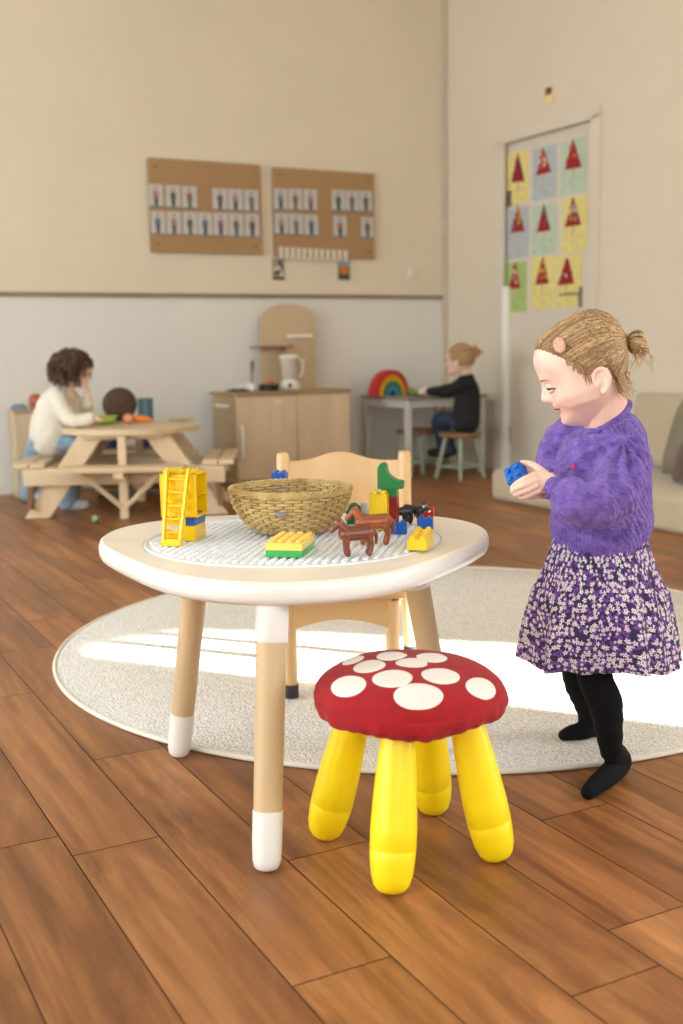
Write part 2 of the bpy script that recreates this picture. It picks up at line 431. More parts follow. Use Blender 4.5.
# ================================================================ the door and what hangs on the walls
def door():
    ln = D1-D0
    fr = MB()
    for v in (D0+.0, D1-.0): fr.box((U1-.008, v, DZ/2), (.03, .085, DZ+.04))
    fr.box((U1-.008, (D0+D1)/2, DZ+.03), (.03, ln+.085, .07))
    o = thing('door_1', 'off-white door covered in paper trees, lever handle at its right', 'door', (0, 0, 0), TH)
    o['kind'] = 'structure'
    for n in ('label', 'category'): del o[n]
    obj('door_frame', fr, m_offwhite, o, bevel=.004)
    lf = MB(); lf.box((U1+.045, (D0+D1)/2, DZ/2), (.045, ln-.006, DZ-.01))
    obj('door_leaf', lf, m_offwhite, o, bevel=.003)
    st = MB(); st.box((U1+.1, (D0+D1)/2, DZ/2), (.03, ln+.2, DZ+.2)); obj('door_stop', st, m_offwhite, o, smooth=0)
    gd = MB(); gd.tube([(U1+.012, D1-.045, 0.01), (U1+.012, D1-.045, 1.22)], .034, 16)
    obj('finger_guard', gd, m_white, o)['label'] = 'white plastic finger guard'
    met = mat('brushed_metal', (150, 145, 138), 0.35, metal=0.9)
    for z in (1.78, .25):
        h = MB(); h.tube([(U1+.0, D1-.03, z-.05), (U1+.0, D1-.03, z+.05)], .011, 10)
        h.box((U1+.02, D1-.06, z), (.006, .05, .1)); obj('hinge', h, met, o)
    v, z = on_u(577, 297, U1)
    h = MB(); h.box((U1+.018, v-.01, z+.0), (.008, .03, .12)); obj('handle_plate', h, met, o, bevel=.002)
    h = MB(); h.tube([(U1+.02, v-.01, z+.02), (U1-.03, v-.01, z+.02), (U1-.038, v+.0, z+.02), (U1-.038, v+.12, z+.018)], .006, 10)
    obj('door_handle', h, met, o)
door()
UP = U1+.0225                                # the door leaf's face
# the nine paper trees
cols_sheet = {'y': (224, 210, 136), 'b': (178, 186, 190), 'm': (186, 202, 182), 'g': (166, 190, 116)}
reds = (150, 30, 34)
def painting(px0, px1, py0, py1, sheet, tri, accents, label, seed):
    """sheet corners in the photo; tri = (apex, left, right) px"""
    va, zt = on_u(px0, py0, UP); vb, _ = on_u(px1, py0, UP); zb = on_u((px0+px1)/2, py1, UP)[1]
    zt = on_u((px0+px1)/2, py0, UP)[1]
    w = abs(va-vb); c = (va+vb)/2; h = zt-zb; rnd = random.Random(seed)
    mb = MB(); nx = 12
    def P3(a, b, d): return (-d-0.0015-0.0022*math.sin(a*9+seed)**2, a, b)
    n = 10
    for i in range(n):
        a0, a1 = -w/2+w*i/n, -w/2+w*(i+1)/n
        mb.add([P3(a0, 0, 0), P3(a1, 0, 0), P3(a1, h, 0), P3(a0, h, 0), P3(a0, 0, -.0008), P3(a1, 0, -.0008), P3(a1, h, -.0008), P3(a0, h, -.0008)],
               [(0, 1, 2, 3), (7, 6, 5, 4), (0, 4, 5, 1), (3, 2, 6, 7)], 0)
    o = obj('paper_picture', mb, mat('paper_'+sheet, cols_sheet[sheet], 0.8, var=0.1, scale=30), None, R(UP, c, zb), TH, smooth=30)
    tag(o, label, 'picture', 'paper tree pictures on the door')
    # the tree: a cut paper triangle with glued scraps, and a pale trunk
    q = [on_u(x, y, UP) for x, y in tri]; q = [(v-c, z-zb) for v, z in q]
    t = MB(); t.prism([(a, b) for a, b in q], .0045, .006, fn=lambda a, b, z: (-z, a, b)); t.m = [0]*len(t.m)
    for i in range(16):
        s_, t_ = rnd.random(), rnd.random()
        if s_+t_ > 1: s_, t_ = 1-s_, 1-t_
        s_ *= .8; t_ *= .8
        a = q[0][0]*(1-s_-t_)+q[1][0]*s_+q[2][0]*t_; b = q[0][1]*(1-s_-t_)+q[1][1]*s_+q[2][1]*t_
        r = w*(.045+.03*rnd.random()); an = rnd.random()*6; k = rnd.randrange(1, 4)
        poly = [(a+r*math.cos(an+j*2.1)*.9, b+r*math.sin(an+j*2.1)) for j in range(3)]
        t.prism(poly, .006, .0068+.0003*i, k, fn=lambda x, y, z: (-z, x, y))
    obj('tree', t, [mat('red_card', reds, .7), mat('scrap_'+accents[0], ACC[accents[0]], .6), mat('scrap_'+accents[1], ACC[accents[1]], .6), mat('scrap_'+accents[2], ACC[accents[2]], .6)], o, smooth=0)
    bx = (q[1][0]+q[2][0])/2; bz = (q[1][1]+q[2][1])/2
    k = MB(); k.box((-.0052, bx, bz-.03), (.0008, .016, .06))
    obj('trunk', k, mat('pink_trunk', (205, 176, 150), .8), o, smooth=0)
ACC = {'navy': (40, 44, 96), 'gold': (214, 176, 84), 'white': (225, 215, 205), 'teal': (60, 130, 140), 'crimson': (176, 30, 36), 'orange': (214, 110, 50), 'purple': (92, 40, 90)}
def z4(x, y): return 490+x/4.267, 80+y/4.267
def pic(x0, y0, x1, y1, tri, sheet, acc, label, seed):
    a, b = z4(x0, y0); c, d = z4(x1, y1)
    painting(a, c, b, d, sheet, [z4(*p) for p in tri], acc, label, seed)
pic(75, 305, 165, 527, [(122, 312), (93, 438), (150, 432)], 'y', ('navy', 'purple', 'crimson'), 'yellow sheet with a dark red and blue tree, top row beside the hinge', 1)
pic(183, 285, 285, 508, [(228, 284), (200, 408), (264, 392)], 'b', ('gold', 'white', 'orange'), 'grey-blue sheet with a gold paper tree, top row of the door', 2)
pic(300, 252, 412, 485, [(357, 248), (322, 384), (394, 372)], 'm', ('teal', 'orange', 'crimson'), 'mint sheet with a big red paper tree, top of the door on the handle side', 3)
pic(75, 545, 168, 760, [(121, 532), (90, 652), (150, 645)], 'b', ('gold', 'crimson', 'teal'), 'grey-blue sheet with a red and gold paper tree, middle row beside the hinge', 4)
pic(178, 530, 285, 745, [(233, 528), (202, 650), (262, 642)], 'm', ('crimson', 'teal', 'navy'), 'mint sheet with a red and blue paper tree, centre of the nine on the door', 5)
pic(312, 500, 418, 732, [(357, 498), (322, 628), (392, 618)], 'y', ('white', 'teal', 'gold'), 'yellow sheet with a spotted white and red tree, middle row on the handle side', 6)
pic(68, 778, 158, 990, [(110, 776), (80, 892), (132, 888)], 'g', ('crimson', 'white', 'orange'), 'green sheet with a red paper tree, lowest row of the door', 7)
pic(178, 755, 280, 975, [(228, 750), (196, 874), (254, 868)], 'y', ('crimson', 'orange', 'gold'), 'yellow sheet with a plain red paper tree, middle of the lowest row on the door', 8)
pic(286, 745, 392, 970, [(333, 745), (292, 876), (362, 868)], 'y', ('white', 'navy', 'crimson'), 'yellow sheet with a white-striped tree, lowest row right above the door handle', 9)
# little sign above the door
v, z = on_u(549.5, 96, U1)
s = MB(); s.box((-.004, 0, 0), (.006, .09, .1)); s.box((-.009, .0, .028), (.006, .055, .04), k=1); s.box((-.009, .012, .022), (.009, .02, .02), k=2)
o = obj('wall_sign', s, [mat('sign_cream', (226, 208, 150), .7), mat('sign_maroon', (96, 40, 34), .7), mat('sign_orange', (190, 110, 50), .7)], None, R(U1, v, z), TH, bevel=.002)
tag(o, 'small cream sign with a dark red picture, on the wall above the door', 'sign')
# light switch on the back wall
u, z = on_v(411, 273, V1)
s = MB(); s.box((0, -.005, 0), (.08, .01, .08)); o = thing('light_switch', 'cream square light switch on the wall near the room corner', 'switch', R(u, V1, z), TH)
obj('switch_plate', s, m_offwhite, o, bevel=.003)
s = MB(); s.box((0, -.012, 0), (.05, .008, .055), M=Matrix.Rotation(.1, 3, 'X')); obj('rocker', s, m_white, o, bevel=.002)
# two perforated boards with photo cards
def pegboard_material():
    m = bpy.data.materials.new('pegboard'); m.use_nodes = True; t = NT(m); b = t.n['Principled BSDF']
    tc = t.new('ShaderNodeTexCoord'); mp = t.new('ShaderNodeMapping'); mp.inputs['Scale'].default_value = (62, 62, 62)
    t.link(tc.outputs['Object'], mp.inputs[0]); fr = t.new('ShaderNodeVectorMath', operation='FRACTION'); t.link(mp.outputs[0], fr.inputs[0])
    sb = t.new('ShaderNodeVectorMath', operation='SUBTRACT'); sb.inputs[1].default_value = (.5, .5, .5); t.link(fr.outputs[0], sb.inputs[0])
    ml = t.new('ShaderNodeVectorMath', operation='MULTIPLY'); ml.inputs[1].default_value = (1, 0, 1); t.link(sb.outputs[0], ml.inputs[0])
    le = t.new('ShaderNodeVectorMath', operation='LENGTH'); t.link(ml.outputs[0], le.inputs[0])
    lt = t.new('ShaderNodeMath', operation='LESS_THAN'); lt.inputs[1].default_value = .24; t.link(le.outputs['Value'], lt.inputs[0])
    mx = t.new('ShaderNodeMix', data_type='RGBA'); mx.inputs[6].default_value = lin((170, 136, 96)); mx.inputs[7].default_value = lin((104, 74, 44)); t.link(lt.outputs[0], mx.inputs[0])
    t.link(mx.outputs[2], b.inputs['Base Color']); b.inputs['Roughness'].default_value = .7
    return m
peg = pegboard_material()
VB = V1-.03                                  # the boards' front face
def board(cs, label):
    us = [on_v(x, y, VB) for x, y in cs]; u0 = (us[0][0]+us[2][0])/2; u1 = (us[1][0]+us[3][0])/2; z1 = (us[0][1]+us[1][1])/2; z0 = (us[2][1]+us[3][1])/2
    o = thing('pegboard', label, 'board', R((u0+u1)/2, VB, z0), TH)
    m = MB(); m.box((0, .009, (z1-z0)/2), (u1-u0, .018, z1-z0)); obj('panel', m, peg, o, bevel=.002)
    for a in (-1, 1):
        for z in (.05, z1-z0-.05):
            m = MB(); m.tube([(a*(u1-u0-.09)/2, .03, z), (a*(u1-u0-.09)/2, -.004, z)], .008, 10); obj('screw', m, mat('screw_dark', (90, 70, 50), .5), o)
board([(148, 158), (261, 164.5), (151, 252), (262, 254.5)], 'brown perforated board on the wall with thirteen photo cards, nearer the window side')
board([(272, 167), (374, 173.5), (275, 257), (375, 258.5)], 'brown perforated board on the wall with a strip of name tags along its foot')
CL = [(190, 110, 110), (60, 62, 74), (150, 72, 62), (70, 70, 84), (170, 130, 120), (120, 110, 120), (60, 90, 140), (180, 120, 90), (50, 70, 78), (70, 90, 120), (150, 70, 110), (80, 84, 96), (60, 70, 66), (110, 130, 120), (90, 80, 50)]
def card(cx_, cy_, w_, h_, i, where):
    """a glossy photo card showing a small standing figure (px centre and size)"""
    a = on_v(cx_-w_/2, cy_-h_/2, VB-.004); b = on_v(cx_+w_/2, cy_+h_/2, VB-.004); W, H = b[0]-a[0], a[1]-b[1]
    rnd = random.Random(i*7+1)
    m = MB(); m.box((0, 0, 0), (W, .003, H)); top = CL[i % len(CL)]; leg = CL[(i*5+3) % len(CL)]
    f = lambda x, y, z: (x, -.0016-z, y)
    m.prism([(-W*.16, H*.2), (W*.16, H*.2), (W*.2, -H*.08), (-W*.2, -H*.08)], 0, .0006, 1, fn=f)
    m.prism([(-W*.14, -H*.08), (W*.15, -H*.08), (W*.12, -H*.42), (-W*.1, -H*.42)], 0, .0006, 2, fn=f)
    m.prism([(W*.09*math.cos(q), H*.29+H*.085*math.sin(q)) for q in np.linspace(0, 2*PI, 10)[:-1]], 0, .0006, 3, fn=f)
    m.prism([(W*.1*math.cos(q), H*.33+H*.06*math.sin(q)) for q in np.linspace(0, PI, 7)], .0006, .001, 4, fn=f)
    m.box((0, -.0018, -H*.46), (W*.98, .0006, H*.07), k=5)
    o = obj('photo_card', m, [mat('photo_white', (184, 182, 180), .25, var=.05), mat('card_top_%d' % (i % 15), [int(q*.6+44) for q in top], .3), mat('card_leg_%d' % ((i*5+3) % 15), [int(q*.5+30) for q in leg], .3), mat('card_skin', (196, 150, 128), .3), mat('card_hair', (86, 58, 40), .3), mat('card_floor', (110, 104, 104), .3)], None, R((a[0]+b[0])/2, VB-.0035, (a[1]+b[1])/2), TH, smooth=0)
    tag(o, where, 'photo', 'photo cards on the perforated boards')
def zb(x, y): return 130+x/4.878, 140+y/4.878
def zc(x, y): return 260+x/4.878, 150+y/4.878
words_ = ['first', 'second', 'third', 'fourth', 'fifth', 'sixth', 'seventh']
n = 0
for i, x in enumerate((126, 210, 290)): c = zb(x, 272+i*5); card(c[0], c[1], 15.5, 24, n, 'photo card, %s from the window side, top row of the thirteen-card board' % words_[i]); n += 1
for i, x in enumerate((438, 514, 592)): c = zb(x, 290+i*4); card(c[0], c[1], 15, 23, n, 'photo card, %s past the gap, top row of the thirteen-card board' % words_[i]); n += 1
for i, x in enumerate((136, 214, 292, 366, 442, 518, 596)): c = zb(x, 405+i*2.5); card(c[0], c[1], 15, 24.5, n, 'photo card, %s from the window side in the lower row of seven' % words_[i]); n += 1
for i, x in enumerate((100, 172, 246)): c = zc(x, 242+i*2); card(c[0], c[1], 14, 23, n, 'photo card, %s from the window side in the top row above the name tags' % words_[i]); n += 1
for i, x in enumerate((382, 448, 516)): c = zc(x, 248+i*2); card(c[0], c[1], 13.3, 22, n, 'photo card, %s past the gap in the top row of the name tag board' % words_[i]); n += 1
for i, x in enumerate((104, 176, 250)): c = zc(x, 362+i*3); card(c[0], c[1], 14, 22.5, n, 'photo card, %s from the window side in the second row above the name tags' % words_[i]); n += 1
c = zc(390, 374); card(c[0], c[1], 14, 22, n, 'lone photo card of a child in white and blue, middle of the name tag board'); n += 1
c = zc(524, 380); card(c[0], c[1], 13, 22, n, 'lone photo card of a pale child, at the edge nearest the room corner'); n += 1
# the strip of name tags
for i in range(12):
    c = zc(104+i*28.6, 500+i*1.6); a = on_v(c[0], c[1], VB-.004)
    m = MB(); m.box((0, 0, 0), (.031, .0025, .072)); m.box((.012, -.001, 0), (.003, .003, .06), k=1)
    o = obj('name_tag', m, [mat('tag_white', (216, 210, 196), .5), mat('tag_grey', (150, 145, 138), .5)], None, R(a[0], VB-.0035, a[1]), TH, smooth=0)
    tag(o, 'narrow white name tag hanging in the row at the foot of the board', 'tag', 'white name tags under the photo cards')
# two picture cards that hang below the second board
for (x, y, lab, k0) in ((90, 582, 'small black and white card hanging under the boards', 0), (410, 582, 'small card with an orange flower and blue sky hanging under the boards', 1)):
    c = zc(x, y); a = on_v(c[0], c[1], V1-.006); m = MB(); m.box((0, 0, 0), (.088, .004, .14)); rnd = random.Random(k0+5)
    f = lambda x, y, z: (x, -.0021-z, y)
    if k0 == 0:
        for j in range(9):
            x0, y0 = rnd.uniform(-.03, .02), rnd.uniform(-.06, .04); m.prism([(x0, y0), (x0+.018, y0+.004), (x0+.012, y0+.03), (x0-.005, y0+.024)], 0, .0006+.0001*j, 1+j % 2, fn=f)
        m.box((0, -.0025, -.058), (.084, .001, .018), k=3)
    else:
        m.box((0, -.0025, .045), (.084, .001, .045), k=1)
        m.prism([(.03*math.cos(q), -.005+.035*math.sin(q)) for q in np.linspace(0, 2*PI, 12)[:-1]], 0, .002, 2, fn=f)
        m.box((0, -.0025, -.052), (.084, .001, .03), k=3)
    ms = [mat('card_grey', (150, 142, 132), .4), mat('card_black', (50, 44, 42), .4), mat('card_pale', (205, 200, 190), .4), mat('card_dark', (70, 58, 48), .4)] if k0 == 0 else \
         [mat('card_leaf', (96, 104, 60), .4), mat('card_sky', (120, 150, 176), .4), mat('card_flower', (190, 104, 44), .4), mat('card_stem', (56, 72, 40), .4)]
    o = obj('hanging_card', m, ms, None, R(a[0], V1-.004, a[1]), TH, smooth=0)
    tag(o, lab, 'card')
# ================================================================ furniture at the back
birch = wood('birch_ply', (212, 192, 164), (196, 174, 144), 'Z', 4, .5)
birch_h = wood('birch_ply_side', (204, 184, 154), (188, 166, 134), 'X', 4, .5)
pine = wood('pine', (214, 192, 160), (194, 168, 132), 'X', 5, .5)
pine_z = wood('pine_upright', (214, 192, 160), (194, 168, 132), 'Z', 5, .5)
brown_w = wood('brown_stained_wood', (140, 98, 68), (112, 76, 52), 'Z', 5, .6)
ku0, ku1, kum, kv0, kv1, kz = 2.67, 3.46, 3.085, 6.40, 6.80, .575
def kitchen():
    o = thing('play_kitchen', 'light wooden play kitchen with an arched back panel, against the wall', 'play kitchen', R(ku0, kv0, 0), TH)
    W, Dp = ku1-ku0, kv1-kv0; wm = kum-ku0
    b = MB(); b.box2((0.018, .018, .03), (W, Dp, kz-.02)); b.box2((.03, .05, 0), (W-.02, Dp-.02, .03)); obj('body', b, birch_h, o, bevel=.003)
    b = MB(); b.box2((-.012, -.012, kz-.02), (W+.01, Dp+.01, kz)); obj('countertop', b, wood('counter_wood', (170, 140, 104), (150, 120, 88), 'X', 4), o, bevel=.003)
    # drawer and door on the narrow end, its shade put into darker wood
    b = MB(); b.box2((0.0, .02, kz-.145), (.017, Dp-.01, kz-.03)); dr = obj('drawer', b, wood('end_wood_shaded', (176, 150, 116), (160, 134, 100), 'Y', 4), o, bevel=.003)
    h = MB(); h.tube([(-.006, .11, kz-.085), (-.022, .12, kz-.085), (-.022, .27, kz-.085), (-.006, .28, kz-.085)], .008, 8); obj('handle', h, m_white, dr)
    b = MB(); b.box2((0.0, .02, .04), (.017, Dp-.01, kz-.155)); obj('side_door', b, wood('end_wood_shaded', (176, 150, 116), (160, 134, 100), 'Y', 4), o, bevel=.003)
    b = MB(); b.box2((.004, 0.0, .035), (wm-.003, .017, kz-.025)); dr = obj('door', b, birch, o, bevel=.003)
    h = MB(); h.tube([(.03, -.004, .17), (.03, -.024, .18), (.03, -.024, .36), (.03, -.004, .37)], .009, 8); obj('handle', h, m_white, dr)
    h = MB(); h.box((wm-.13, -.003, kz-.06), (.06, .006, .012)); obj('slot_plate', h, mat('pale_plate', (225, 215, 195), .5), dr, bevel=.002)
    b = MB(); b.box2((wm+.003, 0.0, .035), (W, .017, kz-.025)); dr = obj('door', b, birch, o, bevel=.003)
    # arched back panel
    a0 = on_v(261, 350, kv1-.03)[0]-ku0; a1 = on_v(316, 350, kv1-.03)[0]-ku0; zt = on_v(290, 304, kv1-.03)[1]; c = (a0+a1)/2; r = (a1-a0)/2
    poly = [(a0, kz), (a1, kz)]+[(c+r*math.cos(q), zt-r*.62+r*.62*math.sin(q)) for q in np.linspace(0, PI, 21)]
    b = MB(); b.prism(poly, Dp-.03, Dp-.015, fn=lambda x, y, z: (x, z, y)); obj('arched_back', b, wood('arch_wood', (200, 178, 146), (184, 160, 126), 'Z', 4), o, smooth=30)
    x0, z0 = on_v(253, 347, kv1-.08); x1 = on_v(290, 347, kv1-.08)[0]
    b = MB(); b.box2((x0-ku0, Dp-.14, z0-.008), (x1-ku0, Dp-.03, z0+.006)); b.tube([(x1-ku0-.05, Dp-.085, z0-.03), (x1-ku0-.05, Dp-.085, z0-.008)], .02, 10); obj('shelf', b, brown_w, o, bevel=.002)
    x0, z0 = on_v(287, 337, kv1-.06); x1, z1 = on_v(312, 334, kv1-.06)
    b = MB(); b.tube([(x0-ku0, Dp-.06, z0), (x1-ku0, Dp-.06, z0+.006)], .011, 10); b.tube([(x1-ku0-.02, Dp-.06, z0+.003), (x1-ku0-.02, Dp-.028, z0+.003)], .006, 8); obj('tap', b, m_white, o)
    return o
kitchen()
def K(px, py, v=6.58): u, z = on_v(px, py, v); return u
def toy_blender():
    u = K(290, 386, 6.62); o = thing('toy_blender', 'white toy blender with a clear ribbed jug on the play kitchen counter', 'toy blender', R(u, 6.62, kz+.001), TH)
    b = MB(); b.lathe([(.05, 0), (.068, .004), (.066, .03), (.055, .055), (.045, .062)], seg=24); obj('base', b, m_white, o)
    b = MB(); b.lathe([(.012, -.004), (.016, 0), (.012, .004)], seg=12, M=Matrix.Rotation(PI/2, 3, 'X'), c=(-.03, -.066, .03)); obj('dial', b, mat('black_plastic', (36, 36, 38), .4), o)
    j = MB(); n = 24
    j.lathe([(.04, .062), (.046, .075), (.058, .19), (.060, .2), (.054, .2), (.05, .19), (.04, .08), (.02, .075)], seg=48, fn=lambda q, a: q*(1+.03*(1 if math.sin(a*12) > 0 else -1)) if q.z > .07 else q)
    for p in j.v: pass
    obj('jug', j, mat('jug_cloudy', (225, 214, 196), .35, trans=.25), o)
    b = MB(); b.lathe([(.056, .198), (.066, .2), (.066, .214), (.045, .222), (.01, .224)], seg=24); obj('lid', b, m_white, o)
    b = MB(); b.tube([(.06, 0, .19), (.095, 0, .18), (.095, 0, .14), (.085, 0, .09), (.055, 0, .08)], .009, 8); obj('handle', b, m_white, o)
    b = MB(); b.box((.08, 0, .182), (.055, .03, .02)); obj('spout', b, m_white, o, bevel=.006)
toy_blender()
def on_counter(name, label, cat, px, v, parts):
    u = K(px, 386, v); o = thing(name, label, cat, R(u, v, kz+.001), TH)
    for nm, mb, m in parts: obj(nm, mb, m, o, smooth=50)
    return o
t1 = MB(); t1.box((0, 0, .006), (.12, .1, .012)); t2 = MB()
for a in (-.028, .028): t2.lathe([(.0, .0121), (.022, .013), (.022, .018), (.018, .018), (.016, .014), (0, .014)], c=(a, 0, 0), seg=16)
on_counter('toy_stove', 'black toy hotplate lying at the end of the kitchen counter', 'toy stove', 238, 6.55, [('plate', t1, mat('dark_plate', (60, 54, 50), .4)), ('burner', t2, mat('black_plastic', (36, 36, 38), .4))])
t1 = MB(); t1.lathe([(.022, 0), (.034, .004), (.036, .045), (.03, .048), (.028, .01), (.005, .008)], seg=20); t2 = MB(); t2.tube([(.0, 0, .012), (.004, 0, .16)], .008, 8); t2.tube([(.004, 0, .13), (.006, 0, .19)], .013, 8)
on_counter('utensil_cup', 'white cup holding a brown wooden spoon on the counter', 'cup', 252, 6.6, [('cup', t1, m_white), ('spoon', t2, brown_w)])
t1 = MB(); t1.lathe([(.02, 0), (.03, .003), (.04, .035), (.036, .037), (.03, .008), (.005, .006)], seg=20)
tag(obj('bowl', t1, m_white, None, R(K(244, 386, 6.68), 6.68, kz+.001), TH), 'small white toy bowl at the back of the kitchen counter', 'bowl')
t1 = MB(); t1.lathe([(.055, 0), (.062, .004), (.066, .04), (.062, .042), (.056, .008), (.01, .006)], seg=24); t1.box((-.0, -.1, .035), (.018, .08, .012)); 
on_counter('toy_pan', 'black toy pan beside the blender on the kitchen counter', 'pan', 269, 6.56, [('pan_body', t1, mat('black_plastic', (36, 36, 38), .4))])
t2 = MB(); t2.ball((0, 0, 0), (.034, .034, .026), 14); t2.ball((.02, .01, .016), (.02, .02, .016), 10)
tag(obj('toy_food', t2, mat('burnt_orange', (186, 98, 36), .6, var=.2, scale=40), None, R(K(269, 386, 6.56), 6.56, kz+.034), TH), 'orange toy food lying in the black pan', 'toy food')
# ---- white table in the corner
m_grey = mat('grey_white_metal', (196, 194, 190), .5)
def corner_table():
    u0, u1, v0, v1, h = 3.77, 4.38, 6.20, 6.78, .515
    o = thing('side_table', 'white table with a grey top in the room corner', 'table', R(u0, v0, 0), TH)
    W, Dp = u1-u0, v1-v0
    b = MB(); b.box2((-.01, -.01, h-.02), (W+.01, Dp+.01, h)); obj('tabletop', b, mat('grey_top', (140, 132, 122), .5), o, bevel=.003)
    b = MB()
    for y in (.02, Dp-.02): b.box((W/2, y, h-.045), (W-.04, .03, .05))
    for x in (.02, W-.02): b.box((x, Dp/2, h-.045), (.03, Dp-.04, .05))
    obj('frame', b, m_grey, o, bevel=.002)
    for x in (.02, W-.02):
        for y in (.02, Dp-.02):
            b = MB(); b.box((x, y, (h-.02)/2), (.038, .038, h-.02)); obj('leg', b, m_grey, o, bevel=.003)
corner_table()
def rainbow():
    h = .515; v = 6.56; u = K(389, 394, v)
    o = thing('toy_rainbow', 'wooden stacking rainbow from red to blue standing on the corner table', 'toy rainbow', R(u, v, h+.0006), TH+.3)
    cols = [('red', (176, 34, 36)), ('orange', (220, 110, 30)), ('yellow', (226, 180, 40)), ('green', (70, 140, 50)), ('teal', (30, 110, 110)), ('sky', (70, 150, 200)), ('blue', (34, 60, 130)), ('night', (26, 30, 66))]
    r = .166
    for i, (n, c) in enumerate(cols):
        t = .026 if i == 0 else .0205; ro, ri = r, r-t+.0015; r -= t
        poly = [(ro*math.cos(q), ro*1.03*math.sin(q)) for q in np.linspace(0, PI, 25)]
        if i < len(cols)-1: poly += [(ri*math.cos(q), ri*1.03*math.sin(q)) for q in np.linspace(PI, 0, 25)]
        b = MB(); b.prism(poly, -.035, .035, fn=lambda x, y, z: (x, z, y))
        p = obj('arch', b, mat('stain_'+n, c, .6, var=.1, scale=20), o, smooth=30); p['label'] = '%s wooden arch' % {'sky': 'light blue', 'night': 'dark blue core'}.get(n, n)
rainbow()
b = MB(); b.ball((0, 0, .022), (.05, .035, .022), 16); b.ball((.045, 0, .03), (.026, .024, .024), 12)
tag(obj('toy_frog', b, mat('moss_green', (70, 110, 50), .6, col2=(130, 150, 50), scale=30), None, R(K(418, 392, 6.32), 6.32, .516), TH+2.6), 'small green toy lying between the rainbow and the child\'s hand', 'toy')
# ---- little stools
m_mint = mat('mint_paint', (150, 164, 142), .5)
def stool(u, v, h, label, rz):
    o = thing('wooden_stool', label, 'stool', R(u, v, 0), rz, 'mint green wooden stools')
    s_ = MB(); s_.lathe([(.12, h-.028), (.135, h-.022), (.14, h-.008), (.13, h), (.001, h+.001)], seg=32); obj('seat', s_, wood('stool_seat', (150, 112, 76), (120, 88, 60), 'X', 4), o)
    for i in range(4):
        a = PI/4+i*PI/2; p0 = Vector((.09*math.cos(a), .09*math.sin(a), h-.02)); p1 = Vector((.155*math.cos(a), .155*math.sin(a), .002))
        l = MB(); l.tube([p0, p1], [.015, .011], 10); obj('leg', l, m_mint, o)
    r_ = MB()
    for i in range(4):
        a, b_ = PI/4+i*PI/2, PI/4+(i+1)*PI/2; q = .138; z = .08
        r_.tube([(q*math.cos(a), q*math.sin(a), z), (q*math.cos(b_), q*math.sin(b_), z)], .008, 8)
    obj('stretcher', r_, m_mint, o)
    return o
stool(4.02, 5.96, .295, 'mint green wooden stool on which the child in black sits', TH+.2)
stool(3.98, 6.42, .29, 'mint green wooden stool standing empty under the corner table', TH+.5)
# ---- picnic table with four benches
PX, PY = -1.115, 5.98
def picnic():
    o = thing('picnic_table', 'pale wooden children\'s picnic table with a round top and attached benches', 'picnic table', (PX, PY, 0), .05)
    t = MB(); n = 6; r = .362
    for i in range(n):                                      # top planks cut to a circle
        y0, y1 = -r+2*r*i/n+.003, -r+2*r*(i+1)/n-.003
        poly = []
        for q in np.linspace(y0, y1, 7): poly.append((math.sqrt(max(0.0004, r*r-q*q)), q))
        for q in np.linspace(y1, y0, 7): poly.append((-math.sqrt(max(0.0004, r*r-q*q)), q))
        t.prism(poly, .422, .45)
    obj('tabletop', t, pine, o, smooth=20)
    t = MB(); t.box((0, -.27, .41), (.4, .04, .024)); t.box((0, .27, .41), (.4, .04, .024)); t.box((0, 0, .41), (.04, .5, .024)); obj('batten', t, pine, o, bevel=.003)
    # slanting leg boards, both frames
    for sy, yy in ((-1, -.25), (1, .25)):
        for sx in (-1, 1):
            l = MB(); x0, x1 = .10, .42
            poly = [(sx*(x0-.0), .42), (sx*(x0+.13), .42), (sx*(x1+.1), 0), (sx*(x1-.03), 0)]
            l.prism(poly, yy-.017, yy+.017, fn=lambda a, b, z: (a, z, b)); obj('leg', l, pine_z, o, bevel=.004)
        l = MB(); l.box((0, yy-.036, .215), (1.02, .034, .09)); obj('crossbeam', l, pine, o, bevel=.004)
    for sx in (-1, 1):                                      # benches at the two ends
        for k in range(2):
            l = MB(); l.box((sx*(.435+k*.082), 0, .274), (.076, .62, .026)); obj('bench_plank', l, pine, o, bevel=.004)
        l = MB(); l.box((sx*.475, -.285, .15), (.03, .03, .2), M=Matrix.Rotation(sx*-.1, 3, 'Y')); obj('bench_leg', l, brown_w, o, bevel=.003)
    # the front bench on its own post with two braces, and the one behind
    for sy in (-1, 1):
        for k in range(2):
            l = MB(); l.box((0, sy*(.45-k*.09), .262), (.64-.06*k, .082, .026)); obj('bench_plank', l, pine, o, bevel=.004)
        l = MB(); l.box((0, sy*.40, .235), (.05, .2, .026)); obj('batten', l, pine, o, bevel=.003)
        l = MB(); l.box((0, sy*.335, .125), (.045, .03, .25), ); l.box((0, sy*.335, .33), (.042, .03, .18)); obj('post', l, pine_z, o, bevel=.003)
        for sx in (-1, 1):
            l = MB(); l.tube([(sx*.01, sy*.345, .06), (sx*.2, sy*.40, .24)], .014, 6); obj('brace', l, pine_z, o)
    return o
picnic()
TT = .4505
def on_table(name, px, py, mb, ms, label, cat, rz=0, z=TT, group=None):
    p = fl(px, py, z); o = obj(name, mb, ms, None, p, rz, smooth=50); tag(o, label, cat, group); return o
m_wick = mat('dark_wicker', (104, 78, 58), .8, col2=(62, 46, 36), scale=60, bump=.5, bscale=90)
